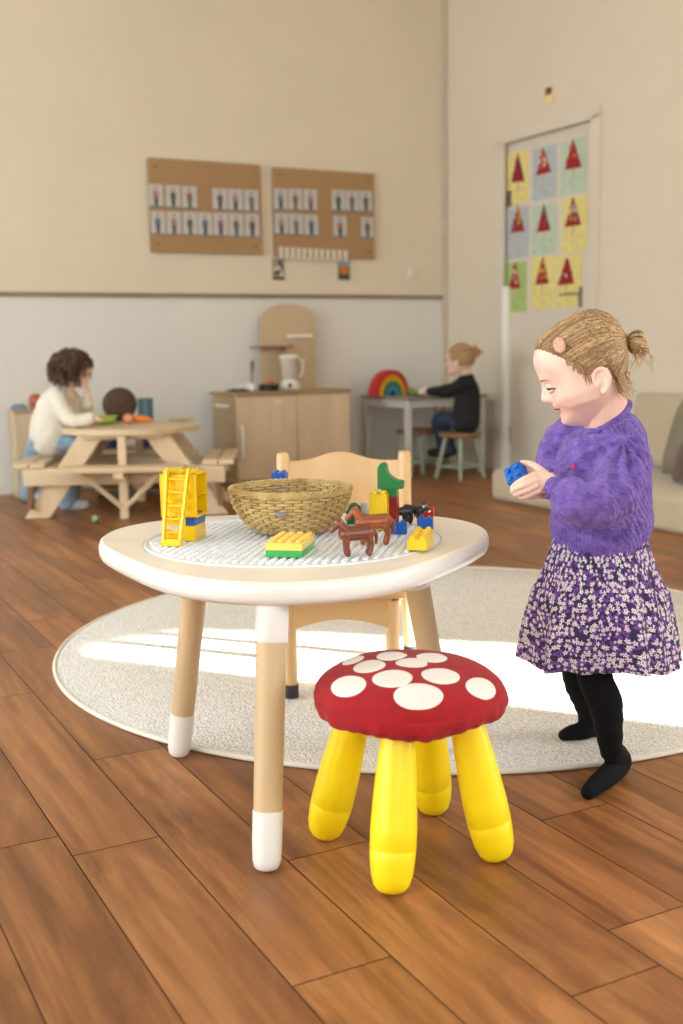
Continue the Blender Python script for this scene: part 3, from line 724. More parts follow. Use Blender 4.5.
def wicker_round():
    p = fl(120, 420.5, TT); p.z = TT+.001; o = thing('woven_basket', 'round dark woven basket propped upright on the picnic table', 'basket', (p.x, p.y, p.z), .1)
    b = MB(); M = Matrix.Rotation(math.radians(78), 3, 'X')
    b.lathe([(.002, .03), (.05, .028), (.08, .012), (.088, -.01), (.092, -.012), (.086, .02), (.055, .042), (.002, .045)], c=(0, .01, .092), seg=32, M=M); obj('bowl', b, m_wick, o)
    b = MB(); b.tube([Vector((0, .01, .092))+M @ Vector((.09*math.cos(q), .09*math.sin(q), -.011)) for q in np.linspace(0, 2*PI, 33)[:-1]], .0075, 8, closed=True); obj('rim', b, m_wick, o)
    b = MB()
    for i, (x, z, k) in enumerate([(-.03, .05, 0), (.0, .04, 1), (.03, .055, 2), (.015, .075, 1), (-.015, .08, 0)]): b.ball((x, -.0, z), .017, 10, k=k)
    obj('filling', b, [mat('leaf_green', (96, 112, 60), .7), mat('dull_red', (150, 66, 56), .7), mat('dull_pink', (176, 120, 110), .7)], o)
wicker_round()
b = MB(); b.box((0, 0, .062), (.085, .05, .124)); b.box((0, -.0255, .07), (.02, .002, .1), k=1)
on_table('blue_box', 146, 420, b, [mat('petrol_blue', (52, 92, 116), .5), mat('petrol_light', (86, 126, 148), .5)], 'dark blue box standing on the picnic table beside the woven basket', 'box', .15)
b = MB(); b.caps([(-.05, 0, .016), (-.02, .02, .02), (.03, .02, .02), (.06, -.002, .016)], [.009, .017, .017, .007], 10)
on_table('toy_banana', 97, 423, b, mat('banana_yellow', (226, 190, 50), .5), 'yellow toy banana on the picnic table in front of the child', 'toy food', .3)
b = MB(); b.lathe([(.05, 0), (.068, .006), (.07, .01), (.06, .009), (.01, .006)], seg=24)
on_table('toy_plate', 106, 424, b, mat('lime', (170, 200, 60), .5), 'lime green toy plate on the picnic table', 'plate')
b = MB()
for i in range(3):
    b.prism([(.04*math.cos(q)+.012*i, .04*math.sin(q)) for q in np.linspace(0, PI, 12)], .012+.012*i, .021+.012*i, k=0)
on_table('toy_lime_slices', 106, 424, b, mat('lime_flesh', (190, 212, 80), .5), 'pale green toy fruit slices on the lime plate', 'toy food', z=TT)
b = MB(); b.ball((0, 0, .026), (.034, .03, .026), 16); b.tube([(0, 0, .05), (.003, 0, .058)], .003, 6)
on_table('toy_peach', 129, 423.5, b, mat('peach', (222, 150, 112), .5, var=.12), 'peach coloured toy fruit beside the orange one on the picnic table', 'toy food')
b = MB(); b.caps([(-.045, 0, .02), (0, 0, .023), (.045, .0, .018)], [.014, .021, .012], 12)
on_table('toy_carrot', 142, 423, b, mat('carrot_orange', (232, 132, 36), .5), 'orange toy vegetable lying on the picnic table before the blue box', 'toy food')
b = MB(); b.lathe([(.04, 0), (.07, .005), (.074, .012), (.066, .01), (.01, .004)], seg=24)
on_table('toy_dish', 181, 421, b, mat('straw_dish', (196, 176, 120), .6), 'flat straw-coloured dish alone at the end of the picnic table', 'plate')
# ---- narrow cabinet at the wall with a ball on it
def cabinet():
    p = fl(22, 508, 0); o = thing('narrow_cabinet', 'narrow pale wooden cabinet with a dark slot handle behind the curly-haired child', 'cabinet', (p.x-.06, p.y+.44, 0), .42)
    b = MB(); b.box2((-.085, 0, .0), (.085, .2, .5)); obj('body', b, birch_h, o, bevel=.004)
    b = MB(); b.box2((-.08, -.014, .03), (.08, 0, .49)); d = obj('door', b, birch, o, bevel=.003)
    b = MB(); b.box((.035, -.0145, .42), (.055, .004, .018)); obj('slot', b, mat('slot_black', (40, 34, 30), .8), d)
    b = MB(); b.box2((-.092, -.02, .5), (.092, .21, .512)); obj('top_board', b, pine, o, bevel=.003)
    x, y = p.x-.09, p.y+.56
    b = MB(); b.ball((0, 0, .045), .042, 20); b.lathe([(.02, 0), (.03, .004), (.028, .012), (.01, .014)], seg=16)
    tag(obj('wooden_apple', b, mat('terracotta', (176, 92, 62), .5, var=.12), None, (x+.045, y, .512)), 'terracotta red ball on top of the narrow cabinet', 'ball')
    b = MB(); b.box((0, 0, .012), (.09, .06, .024), rz=.3); b.box((.0, 0, .03), (.05, .04, .012), rz=-.2)
    tag(obj('small_box', b, mat('dusty_blue', (130, 140, 156), .6), None, (x-.015, y-.14, .512), bevel=.003), 'little grey-blue box at the front edge of the narrow cabinet', 'box')
cabinet()
# ---- low shelf behind the picnic table with bins
def low_shelf():
    p = P(132, 450, 6.62); o = thing('low_shelf', 'low brown wooden shelf seen beneath the picnic table', 'shelf', (p.x, 6.62, 0), .12)
    b = MB(); b.box((0, 0, .26), (.42, .26, .04)); b.box((0, 0, .05), (.42, .26, .02)); obj('board', b, wood('ochre_wood', (150, 124, 84), (124, 100, 66), 'X', 4), o, bevel=.003)
    for s in (-1, 1): b = MB(); b.box((s*.2, 0, .13), (.02, .26, .26)); obj('side', b, wood('ochre_wood', (150, 124, 84), (124, 100, 66), 'X', 4), o, bevel=.003)
    for i, x in enumerate((-.1, .1)):
        q = o.matrix_world; b = MB(); b.lathe([(.06, 0), (.075, .01), (.085, .09), (.08, .092), (.07, .02), (.01, .015)], seg=24)
        t = obj('storage_bin', b, mat('felt_grey', (130, 124, 118), .9), None, (p.x+x, 6.62+x*.12, .0615)); tag(t, 'grey round bin on the low shelf, %s' % ('toward the child' if i == 0 else 'toward the play kitchen'), 'bin', 'grey bins on the low shelf')
    for i, x in enumerate((-.11, .07)):
        b = MB(); b.lathe([(.03, 0), (.045, .004), (.05, .05), (.046, .052), (.04, .01), (.01, .008)], seg=20)
        t = obj('blue_bowl', b, mat('cobalt_dish', (44, 58, 112), .5), None, (p.x+x, 6.6+x*.12, .2805)); tag(t, 'dark blue bowl on the low shelf behind the table, %s' % ('toward the child' if i == 0 else 'toward the play kitchen'), 'bowl', 'dark blue bowls on the low shelf')
low_shelf()
p = fl(96, 523, 0)
b = MB(); b.ball((0, 0, .021), .021, 20); b.ball((.004, -.017, .028), (.006, .006, .006), 8, k=1)
tag(obj('toy_ball', b, [mat('sage', (130, 146, 110), .5), mat('sage_light', (190, 200, 170), .5)], None, (p.x, p.y, 0)), 'small grey-green ball lying on the floor before the picnic table', 'ball')
# ---- low floor sofa along the right wall
fab = mat('beige_upholstery', (188, 174, 150), .95, var=.04, scale=60, bump=.15, bscale=260, sheen=.2)
def sofa():
    o = thing('floor_sofa', 'low beige upholstered floor sofa along the wall behind the girl', 'sofa', R(3.60, 3.0, 0), TH)
    L = 2.05; Dp = U1-.03-3.60
    b = MB(); b.box2((0, 0, .0), (Dp, L, .17)); obj('seat', b, fab, o, bevel=.035, bseg=4)
    b = MB(); M = Matrix.Rotation(.12, 3, 'Y')
    b.box((Dp-.075, (L-.28)/2, .17+.2), (.1, L-.28, .4), M=M); obj('backrest', b, fab, o, bevel=.03, bseg=4)
    return o
sofa()
def cushion(name, c, d, m, label, rz, tilt):
    b = MB(); n = 14; rings = []
    def prof(s, t):
        a = (1-abs(s)**2.6)*(1-abs(t)**2.6); return max(a, 0)**.45
    vs = []; fs = []
    for side in (1, -1):
        o_ = len(vs)
        for i in range(n+1):
            for j in range(n+1):
                s_, t_ = -1+2*i/n, -1+2*j/n
                k = 1-.06*(1-abs(s_*t_))*max(abs(s_), abs(t_))
                vs.append((s_*d[0]/2*k, side*prof(s_, t_)*d[1]/2, t_*d[2]/2*k))
        for i in range(n):
            for j in range(n):
                a = o_+i*(n+1)+j; q = (a, a+1, a+n+2, a+n+1); fs.append(q if side == 1 else q[::-1])
    b.add(vs, fs); o = obj(name, b, m, None, c, None, smooth=180); o.rotation_euler = (tilt, 0, rz); return tag(o, label, 'cushion')
vv_, zz_ = on_u(694, 458, 4.20)
cushion('sofa_cushion', R(4.20, vv_, .365), (.40, .14, .40), mat('olive_grey_cloth', (134, 126, 108), .95, bump=.2, bscale=200), 'grey-olive cushion leaning on the sofa backrest', TH-PI/2-.2, -.30)
vv_, zz_ = on_u(690, 470, 4.02)
cushion('throw_pillow', R(3.96, vv_-.06, .275), (.28, .11, .22), mat('brown_velvet', (86, 66, 50), .9, sheen=.3), 'dark brown pillow on the sofa in front of the grey-olive cushion', TH-PI/2-.4, -.25)
# ================================================================ rug, play table, chair
RC, RR = Vector((0.24, 3.185)), 1.052
def rug_material():
    m = bpy.data.materials.new('rug_wool'); m.use_nodes = True; t = NT(m); b = t.n['Principled BSDF']
    tc = t.new('ShaderNodeTexCoord')
    n = t.new('ShaderNodeTexNoise', Scale=210.0, Detail=3.0, Roughness=.7); t.link(tc.outputs['Object'], n.inputs['Vector'])
    rp = t.new('ShaderNodeValToRGB'); e = rp.color_ramp.elements; e[0].position = .36; e[0].color = lin((184, 176, 164)); e[1].position = .56; e[1].color = lin((240, 237, 232))
    t.link(n.outputs['Fac'], rp.inputs[0]); t.link(rp.outputs[0], b.inputs['Base Color']); b.inputs['Roughness'].default_value = .95
    v = t.new('ShaderNodeTexVoronoi', Scale=150.0); t.link(tc.outputs['Object'], v.inputs['Vector'])
    bp = t.new('ShaderNodeBump', Strength=.7, Distance=.006); t.link(v.outputs['Distance'], bp.inputs['Height']); t.link(bp.outputs[0], b.inputs['Normal'])
    b.inputs['Sheen Weight'].default_value = .2
    return m
def rug():
    o = thing('round_rug', 'large round cream wool rug on the wooden floor', 'rug', (RC.x, RC.y, .0004))
    b = MB(); b.lathe([(RR-.02, 0), (RR-.008, .0015), (RR-.008, .008), (RR-.014, .011), (RR*.7, .0115), (RR*.4, .0115), (.01, .0115)], seg=128); obj('pile', b, rug_material(), o, smooth=40)
    b = MB(); b.tube([(RR*math.cos(q)-.004*math.cos(q), RR*math.sin(q)-.004*math.sin(q), .0068) for q in np.linspace(0, 2*PI, 129)[:-1]], .0062, 8, closed=True); obj('binding', b, mat('rug_binding', (224, 218, 208), .9), o)
rug()
TH_ = .47                                     # table height
TC = Vector((-0.098, 2.215))
table_white = mat('table_white', (238, 237, 235), .3, var=.01, coat=.2)
def tr(q, off=0.0):                           # rounded triangle, one lobe towards the camera
    return .388+.036*math.cos(3*(q+PI/2))-off
def tabletop_wood():
    return wood('maple_top', (242, 234, 222), (232, 221, 206), 'X', 3, .42, coat=.1)
LEGS = [((-.132, 1.74), (-.118, 1.835), .014), ((-.352, 2.275), (-.292, 2.235), 0.0), ((.213, 2.26), (.140, 2.225), 0.0)]
def play_table():
    o = thing('play_table', 'rounded white and maple play table with a studded white plate in its top', 'table', (TC.x, TC.y, 0))
    n = 96; t = MB(); hw = TH_; rim = []
    prof = [(.03, -.042), (.012, -.0405), (.003, -.034), (0, -.026), (0, -.012), (.003, -.004)]
    rings = []
    for off, dz in prof: rings.append([Vector((tr(q, off)*math.cos(q), tr(q, off)*math.sin(q), hw+dz)) for q in np.linspace(0, 2*PI, n+1)[:-1]])
    rings = [[Vector((.25*math.cos(q), .25*math.sin(q), hw-.042)) for q in np.linspace(0, 2*PI, n+1)[:-1]]]+rings
    t.loft(rings, cap=True); obj('edge_band', t, table_white, o, smooth=50)
    t = MB()
    A = [[Vector((tr(q, .004)*math.cos(q), tr(q, .004)*math.sin(q), hw-.004)) for q in np.linspace(0, 2*PI, n+1)[:-1]],
         [Vector((tr(q, .009)*math.cos(q), tr(q, .009)*math.sin(q), hw)) for q in np.linspace(0, 2*PI, n+1)[:-1]],
         [Vector((.2965*math.cos(q), .2965*math.sin(q), hw)) for q in np.linspace(0, 2*PI, n+1)[:-1]],
         [Vector((.2965*math.cos(q), .2965*math.sin(q), hw-.012)) for q in np.linspace(0, 2*PI, n+1)[:-1]]]
    t.loft(A, cap=False); obj('tabletop', t, tabletop_wood(), o, smooth=30)
    # the round studded plate
    t = MB(); t.lathe([(.294, -.01), (.294, .0005), (.292, .0025), (.2885, .0025), (.288, .0005), (.001, .0005)], c=(0, 0, hw), seg=96)
    ca, sa = math.cos(LA), math.sin(LA)
    for i in range(-18, 19):
        for j in range(-18, 19):
            x, y = (i+.5)*.016, (j+.5)*.016
            if x*x+y*y > .279**2: continue
            X, Y = x*ca-y*sa, x*sa+y*ca
            b = len(t.v); sg = 10
            vs = []
            for r, z in ((.0048, hw+.0005), (.0048, hw+.0042), (.0043, hw+.0048)):
                vs += [(X+r*math.cos(2*PI*k/sg), Y+r*math.sin(2*PI*k/sg), z) for k in range(sg)]
            fs = [(a*sg+k, a*sg+(k+1) % sg, (a+1)*sg+(k+1) % sg, (a+1)*sg+k) for a in (0, 1) for k in range(sg)]+[tuple(2*sg+k for k in range(sg))]
            t.add(vs, fs)
    obj('studded_plate', t, mat('plate_white', (232, 235, 240), .32, var=.01), o, smooth=40)
    # legs: white socket, maple shaft, white foot
    mw = wood('maple_leg', (200, 174, 138), (184, 158, 120), 'Z', 4, .45)
    for (fx, fy), (tx, ty), dz in LEGS:
        a = Vector((fx-TC.x, fy-TC.y, 0.0 if fx < 0 else .0128)); b_ = Vector((tx-TC.x, ty-TC.y, TH_-.042)); d = b_-a
        pt = lambda s: a+d*s
        rad = lambda s: .0232+.003*s
        l = MB(); L = d.length
        fs_ = .098/L*1.0
        l.tube([pt(fs_*.98), pt(.5), pt(.86)], [rad(.2), rad(.5), rad(.86)], 24); g = obj('leg', l, mw, o, smooth=60)
        l = MB(); z0 = 0.0 if fy < 1.9 else .0
        pr = [(0.002, .004), (.02, .35), (.06, .7), (.12, .9), (.2, 1.0)]
        l.tube([a+d.normalized()*x for x in (0.001, .003, .008, .018, .05, .098)], [.011, .0168, .0212, .0238, .025, .0253], 24); obj('foot', l, table_white, g, smooth=60)
        l = MB(); l.tube([pt(.85), pt(.855), pt(1.0)], [rad(.85)+.0005, rad(.86)+.0018, rad(1)+.0018], 24); obj('socket', l, table_white, g, smooth=50)
    return o
LA = math.radians(-12)
play_table()
# ---- child's chair behind the table
def chair():
    o = thing('child_chair', 'small beech wooden chair with a curved backrest, pushed up behind the play table', 'chair', (0.0, 2.62, .0150))
    bw = wood('beech', (210, 174, 126), (192, 152, 104), 'X', 4, .4, coat=.25); bz = wood('beech_upright', (212, 178, 130), (194, 156, 108), 'Z', 4, .4, coat=.25)
    blk = mat('black_rubber', (34, 34, 36), .6)
    FL = [(-.128, 0), (.118, 0)]; RL = [(-.152, .31), (.168, .31)]
    for i, (x, y) in enumerate(FL):
        l = MB(); l.tube([(x, y, .02), (x, y, .235)], .0168, 20); g = obj('leg', l, bz, o)
        l = MB(); l.tube([(x, y, .0), (x, y, .032)], .0185, 20); obj('foot_cap', l, blk, g)
    for i, (x, y) in enumerate(RL):
        l = MB(); l.tube([(x+(.012 if x > 0 else -.0), y+.03, .02), (x, y, .25), (x, y+.015, .545), (x, y+.016, .556), (x, y+.016, .56)], [.0168, .0168, .0168, .0155, .011], 20); g = obj('leg', l, bz, o)
        l = MB(); l.tube([(x+(.012 if x > 0 else 0), y+.03, .0), (x+(.012 if x > 0 else 0), y+.028, .032)], .0185, 20); obj('foot_cap', l, blk, g)
    # seat: slightly dished plank with rounded corners
    b = MB(); n = 14; poly = [(-.15, -.03), (.145, -.03), (.185, .02), (.19, .27), (.15, .3), (-.14, .3), (-.178, .27), (-.168, .02)]
    b.prism(poly, .243, .26); obj('seat', b, bw, o, bevel=.006, bseg=3)
    def rail(p0, p1, z1, z0, dip, name):
        b = MB(); p0, p1 = Vector(p0), Vector(p1); pts = []
        for t in np.linspace(0, 1, 15): pts.append((t, z1))
        for t in np.linspace(1, 0, 15): pts.append((t, z0+dip*math.sin(PI*t)))
        d = p1-p0; nrm = Vector((-d.y, d.x, 0)).normalized()*.009
        vs = [Vector((p0.x+d.x*t, p0.y+d.y*t, z)) for t, z in pts]
        m = len(vs); b.add([v+nrm for v in vs]+[v-nrm for v in vs], [tuple(range(m)), tuple(range(2*m-1, m-1, -1))]+[(i, m+i, m+(i+1) % m, (i+1) % m) for i in range(m)])
        obj(name, b, bw, o, smooth=30)
    rail((-.125, -.004), (.116, -.004), .243, .166, .026, 'rail')
    for a, c in zip(FL, RL): rail((a[0], a[1]+.01), (c[0], c[1]-.01), .243, .19, .015, 'rail')
    rail((-.15, .31), (.165, .31), .243, .19, .015, 'rail')
    # curved plywood back with its waved top edge
    b = MB(); n = 24; x0, x1 = -.143, .158; F, Bk = [], []
    for s in (0, 1):
        for i in range(n+1):
            t = i/n; x = x0+(x1-x0)*t; bow = .026*math.sin(PI*t); y = .322+bow+s*.010
            top = .536+.0*t+.028*math.exp(-((t-.47)/.23)**2)-.006*math.sin(PI*t)
            bot = .40
            F.append((x, y, bot)); F.append((x, y+.004, top-.006)); F.append((x, y+.004+(.003 if s == 0 else -.003), top))
    k = 3; m = (n+1)*k
    fs = []
    for i in range(n):
        for j in range(k-1):
            a = i*k+j; fs.append((a, a+k, a+k+1, a+1)); a += m; fs.append((a, a+1, a+k+1, a+k))
        a = i*k+k-1; fs.append((a, a+k, a+k+m, a+m)); a = i*k; fs.append((a, a+m, a+k+m, a+k))
    fs.append((0, 1, 2, m+2, m+1, m)); e = n*k; fs.append((e, e+m, e+m+1, e+m+2, e+2, e+1))
    b.add(F, fs); obj('backrest', b, bz, o, smooth=40)
    return o
chair()
# ================================================================ building bricks, basket and toy animals on the table
ZP = TH_+.0052                                # top of the plate's studs' base
def plastic(n, c, rough=.28): return mat('plastic_'+n, c, rough, var=.02, scale=4, coat=.15)
yel, blu, grn, red, pal = plastic('yellow', (244, 204, 14)), plastic('blue', (10, 84, 176)), plastic('green', (22, 122, 62)), plastic('red', (186, 20, 26)), plastic('pale_yellow', (250, 214, 104))
lgrn = plastic('fresh_green', (62, 168, 84)); dkr = plastic('dark_red', (140, 18, 26)); wht = plastic('white', (228, 226, 222)); nblk = plastic('black', (24, 24, 26)); navy = plastic('navy', (24, 44, 100))
S = .016
def brick_mb(b, nx, ny, h, o=(0, 0, 0), k=None, studs=True):
    x0, y0, z0 = o; g = .0003
    b.box2((x0+g, y0+g, z0), (x0+nx*S-g, y0+ny*S-g, z0+h), k)
    if studs:
        for i in range(nx):
            for j in range(ny):
                b.lathe([(.0047, 0), (.0047, .004), (.0042, .0046), (.001, .0047)], c=(x0+(i+.5)*S, y0+(j+.5)*S, z0+h), seg=14, k=k)
def place(px, py, z=ZP): p = fl(px, py, z); return (p.x, p.y, z)
def brick(px, py, nx, ny, h, m, label, rz=LA, z=ZP, group='loose building bricks on the play table', cat='brick', loc=None):
    b = MB(); brick_mb(b, nx, ny, h, (-nx*S/2, 0, 0)); o = obj('toy_brick', b, m, None, loc or place(px, py, z), rz, smooth=50, bevel=.0005); return tag(o, label, cat, group)
# tower with a ladder
def tower():
    x, y, z = place(183, 541); o = thing('toy_tower', 'yellow brick tower with open cupboard and leaning ladder, on the play table', 'toy tower', (x, y, ZP), LA)
    b = MB(); brick_mb(b, 2, 4, .03, (-.006, .0, 0)); obj('base_brick', b, yel, o, bevel=.0006)
    b = MB(); brick_mb(b, 2, 4, .017, (-.006, 0, .03)); obj('middle_brick', b, blu, o, bevel=.0006)
    # cupboard: walls, middle shelf, open to the right
    b = MB(); x0, x1, y0, y1, z0, z1, t = -.043, .032, -.004, .062, .047, .134, .0035
    b.box2((x0, y0, z0), (x1, y1, z0+t)); b.box2((x0, y0, z1-t), (x1, y1, z1)); b.box2((x0, y0, z0), (x0+t, y1, z1)); b.box2((x0, y0, z0), (x1, y0+t, z1)); b.box2((x0, y1-t, z0), (x1, y1, z1))
    b.box2((x0, y0, (z0+z1)/2-.001), (x1-.001, y1, (z0+z1)/2+.001)); b.box2((0.0, y0, z0), (.002, y1, z1))
    for i in range(4):
        for j in range(4): b.lathe([(.0047, 0), (.0047, .004), (.0042, .0046), (.001, .0047)], c=(x0+.009+i*S, y0+.009+j*S, z1), seg=12)
    obj('cupboard', b, yel, o, bevel=.0005)
    # ladder
    l = MB(); A0, A1 = Vector((-.004, -.052, .0)), Vector((-.002, -.009, .139))
    for s in (-1, 1):
        p0 = A0+Vector((s*.0165, 0, .004)); p1 = A1+Vector((s*.0215, 0, 0))
        d = p1-p0; l.add([p0+Vector((a, c, 0)) for a in (-.0026, .0026) for c in (-.006, .006)]+[p1+Vector((a, c, 0)) for a in (-.0026, .0026) for c in (-.007, .007)],
                          [(0, 1, 3, 2), (4, 6, 7, 5), (0, 4, 5, 1), (2, 3, 7, 6), (0, 2, 6, 4), (1, 5, 7, 3)])
        l.tube([p1+Vector((-.0026, 0, 0)), p1+Vector((.0026, 0, 0))], .007, 14)
    for i in range(1, 6):
        t = i/5.6; c = A0.lerp(A1, t); l.box(c+Vector((0, .006, 0)), (.034+.009*t, .016, .0035)); l.box(c+Vector((0, .013, -.008)), (.034+.009*t, .002, .016))
        for s in (-.009, .009): l.lathe([(.0042, 0), (.0042, .003), (.001, .0035)], c=c+Vector((s, .005, .0018)), seg=10)
    l.box(A0+Vector((0, .002, .0065)), (.038, .016, .013))
    obj('ladder', l, yel, o, bevel=.0005)
tower()
# green and pale yellow block
def stripe_block():
    x, y, z = place(284, 557.5); o = thing('two_tone_block', 'pale yellow studded brick on a green one, lying in front of the basket', 'brick', (x, y, ZP), LA+.02)
    b = MB(); b.box2((-.034, 0, 0), (.034, .108, .0125)); obj('green_plate', b, lgrn, o, bevel=.0006)
    b = MB(); b.box2((-.034, 0, .0125), (.034, .108, .026))
    for i in range(4):
        for j in range(7): b.lathe([(.0052, 0), (.0052, .0035), (.0046, .0045), (.001, .0046)], c=(-.034+.0085+i*.017, .009+j*.0152, .026), seg=14)
    obj('yellow_plate', b, pal, o, bevel=.0006)
stripe_block()
# ---- wicker basket
def basket():
    p = fl(290, 537, ZP); c = Vector((p.x, p.y+.066, ZP)); o = thing('wicker_basket', 'round woven wicker basket in the middle of the play table', 'basket', c)
    mw = mat('wicker', (208, 182, 126), .55, col2=(172, 142, 86), scale=25, detail=2, contrast=(.3, .6)); mw2 = mat('wicker_stake', (160, 132, 82), .6, col2=(124, 98, 56), scale=60)
    H = .082
    def rad(t): return .066+.054*math.sin(t*PI/2)**.75 if t > 0 else .066
    ns = 42; rows = 14
    st = MB()
    for i in range(ns):
        a = 2*PI*i/ns; pts = [(.01*math.cos(a), .01*math.sin(a), .004)]+[(rad(t)*math.cos(a), rad(t)*math.sin(a), .004+H*t) for t in np.linspace(0, 1, 8)]
        st.tube(pts, .0015, 6)
    obj('stakes', st, mw2, o)
    w = MB()
    for r in range(rows):
        t = (r+.5)/rows; ph = r % 2; n = ns*4; rr = rad(t)
        w.tube([((rr+.0032*math.cos(PI*(ns*q/n)+ph*PI+.0))*math.cos(2*PI*q/n), (rr+.0032*math.cos(PI*ns*q/n+ph*PI))*math.sin(2*PI*q/n), .004+H*t+.0007*math.sin(q*1.3+r)) for q in range(n)], (.0030), 6, closed=True, flat=.9)
    obj('weave', w, mw, o)
    w = MB(); w.lathe([(.001, .001), (.066, .001), (.068, .004), (.064, .006), (.001, .006)], seg=36); obj('base', w, mw2, o)
    w = MB()
    for s in (0, 1):
        for ph in range(3):
            n = 110; q0 = ph*2*PI/3
            w.tube([((rad(1)+.002+.0036*math.cos(22*2*PI*q/n*(1 if s == 0 else 1)+q0))*math.cos(2*PI*q/n), (rad(1)+.002+.0036*math.cos(22*2*PI*q/n+q0))*math.sin(2*PI*q/n), .004+H+.001+s*.004+.0036*math.sin(22*2*PI*q/n+q0)) for q in range(n)], .0023, 6, closed=True)
    obj('braided_rim', w, mw, o)
    # small grey metal tag
    a = math.radians(-97); t = .63; rr = rad(t)+.0062
    M = Matrix.Rotation(a+PI/2, 3, 'Z') @ Matrix.Rotation(math.radians(68), 3, 'X')
    w = MB(); w.lathe([(.001, -.0008), (.0062, -.0008), (.0066, 0), (.0058, .0007), (.001, .0008)], c=(rr*math.cos(a), rr*math.sin(a), .004+H*t), seg=20, M=M @ Matrix.Scale(1.75, 3, Vector((1, 0, 0)))); obj('tag', w, mat('pewter', (128, 128, 130), .4, metal=.6), o)['label'] = 'small oval grey metal tag'
basket()
# ---- loose bricks
brick(0, 0, 2, 2, .0192, blu, 'blue brick on top of the stack behind the basket', loc=P(278, 482, 2.47), group='stack of bricks behind the basket')
q = P(278, 482, 2.47)
zz = ZP; i = 0
n_ = int((q.z-ZP)/.0192); hh = (q.z-ZP)/n_
for i in range(n_): brick(0, 0, 2, 2, hh, blu, 'blue brick in the stack mostly hidden behind the basket', loc=(q.x, q.y, ZP+i*hh), group='stack of bricks behind the basket')
brick(398.5, 534.5, 2, 1, .0235, blu, 'small blue two-stud brick between the horses and the long yellow brick')
brick(425, 530, 2, 1, .0235, blu, 'blue two-stud brick right behind the long yellow brick')
# long yellow brick with ridged slope
b = MB(); b.prism([(0, 0), (0, .019), (.006, .0205), (.070, .029), (.070, 0)], -.018, .018, fn=lambda a, z, x: (x, a, z))
for s in (-.0095, .0095):
    b.tube([(s, .002, .0205), (s, .066, .0295)], .0056, 10)
o = obj('toy_brick', b, yel, None, place(417, 550.5), LA-.06, smooth=50, bevel=.0006); tag(o, 'long yellow sloping brick at the table edge beside the small blue one', 'brick', 'loose building bricks on the play table')
# tall yellow brick behind the horses
b = MB(); b.box2((-.0185, 0, 0), (.0185, .032, .074))
for s in (-.009, .009):
    for y in (.008, .024): b.lathe([(.0055, 0), (.0055, .004), (.0048, .0052), (.001, .0054)], c=(s, y, .074), seg=16)
o = obj('toy_brick', b, yel, None, place(378.3, 530), LA, smooth=50, bevel=.0008); tag(o, 'tall plain yellow brick standing behind the brown horses', 'brick', 'loose building bricks on the play table')
# red post with green bricks, on top the curved slide piece
YR = 2.30
pr = P(386, 518, YR); zb_ = ZP
def zat(px, py, Y): return P(px, py, Y).z
o = obj('toy_brick', MB().box2((-.011, 0, 0), (.020, .032, zat(390, 497, YR)-ZP)), dkr, None, (P(387, 500, YR).x, YR, ZP), LA, smooth=0, bevel=.0006); tag(o, 'tall dark red brick under the green ones behind the yellow brick', 'brick', 'loose building bricks on the play table')
z1 = zat(390, 497, YR); z2 = zat(388, 488.8, YR)
b = MB(); b.box2((-.014, 0, 0), (.017, .032, z2-z1-.0001)); o = obj('toy_brick', b, grn, None, (P(388, 490, YR).x, YR, z1), LA, smooth=0, bevel=.0006); tag(o, 'flat green brick between the dark red brick and the curved green piece', 'brick', 'loose building bricks on the play table')
x0 = P(377.3, 488, YR).x; x1 = P(402.6, 488, YR).x; zt = zat(382, 463, YR); W = x1-x0; H = zt-z2
poly = [(0, 0), (W, 0), (W, H*.3)]+[(W-(W*.66)*math.sin(t)*1.0+0, H*.3+(H*.55)*(1-math.cos(t))) for t in np.linspace(0.1, PI/2, 9)]+[(W*.33, H*.93), (W*.22, H), (W*.1, H*.97), (0, H*.8)]
b = MB(); b.prism(poly, 0, .03, fn=lambda a, z, y: (a, y, z)); o = obj('toy_slide', b, grn, None, (x0, YR, z2), LA, smooth=40, bevel=.0012); tag(o, 'green curved slide brick at the top of the stack by the chair back', 'brick', 'loose building bricks on the play table')
# green brick, white and navy bits behind the horses
b = MB(); b.box2((-.015, 0, 0), (.015, .03, .028)); b.caps([(-.008, .015, .028), (-.002, .015, .036), (.010, .015, .029)], [.008, .009, .007], 10)
o = obj('toy_turtle', b, grn, None, place(353.5, 524), LA, smooth=50, bevel=.001); tag(o, 'small rounded green toy beside the basket, behind the horses', 'toy')
b = MB(); b.box2((-.0095, 0, 0), (.0095, .02, .02)); o = obj('toy_brick', b, navy, None, place(364.5, 524), LA, bevel=.0006); tag(o, 'navy blue brick under the little white tube', 'brick', 'loose building bricks on the play table')
x, y, z = place(364.5, 524); b = MB(); b.lathe([(.007, 0), (.0088, .002), (.0088, .024), (.006, .026), (.001, .026)], seg=20); o = obj('white_tube', b, wht, None, (x+.001, y+.011, ZP+.0202), 0); tag(o, 'little white tube standing on the navy brick', 'toy')
# red brick with notched ends
b = MB(); b.prism([(-.019, 0), (.019, 0), (.019, .026), (.008, .02), (0, .017), (-.012, .017), (-.019, .014)], 0, .018, fn=lambda a, z, y: (a, y, z)); o = obj('toy_brick', b, red, None, place(424.5, 519), LA, bevel=.0008); tag(o, 'small red brick with a notched top at the back edge of the table', 'brick', 'loose building bricks on the play table')
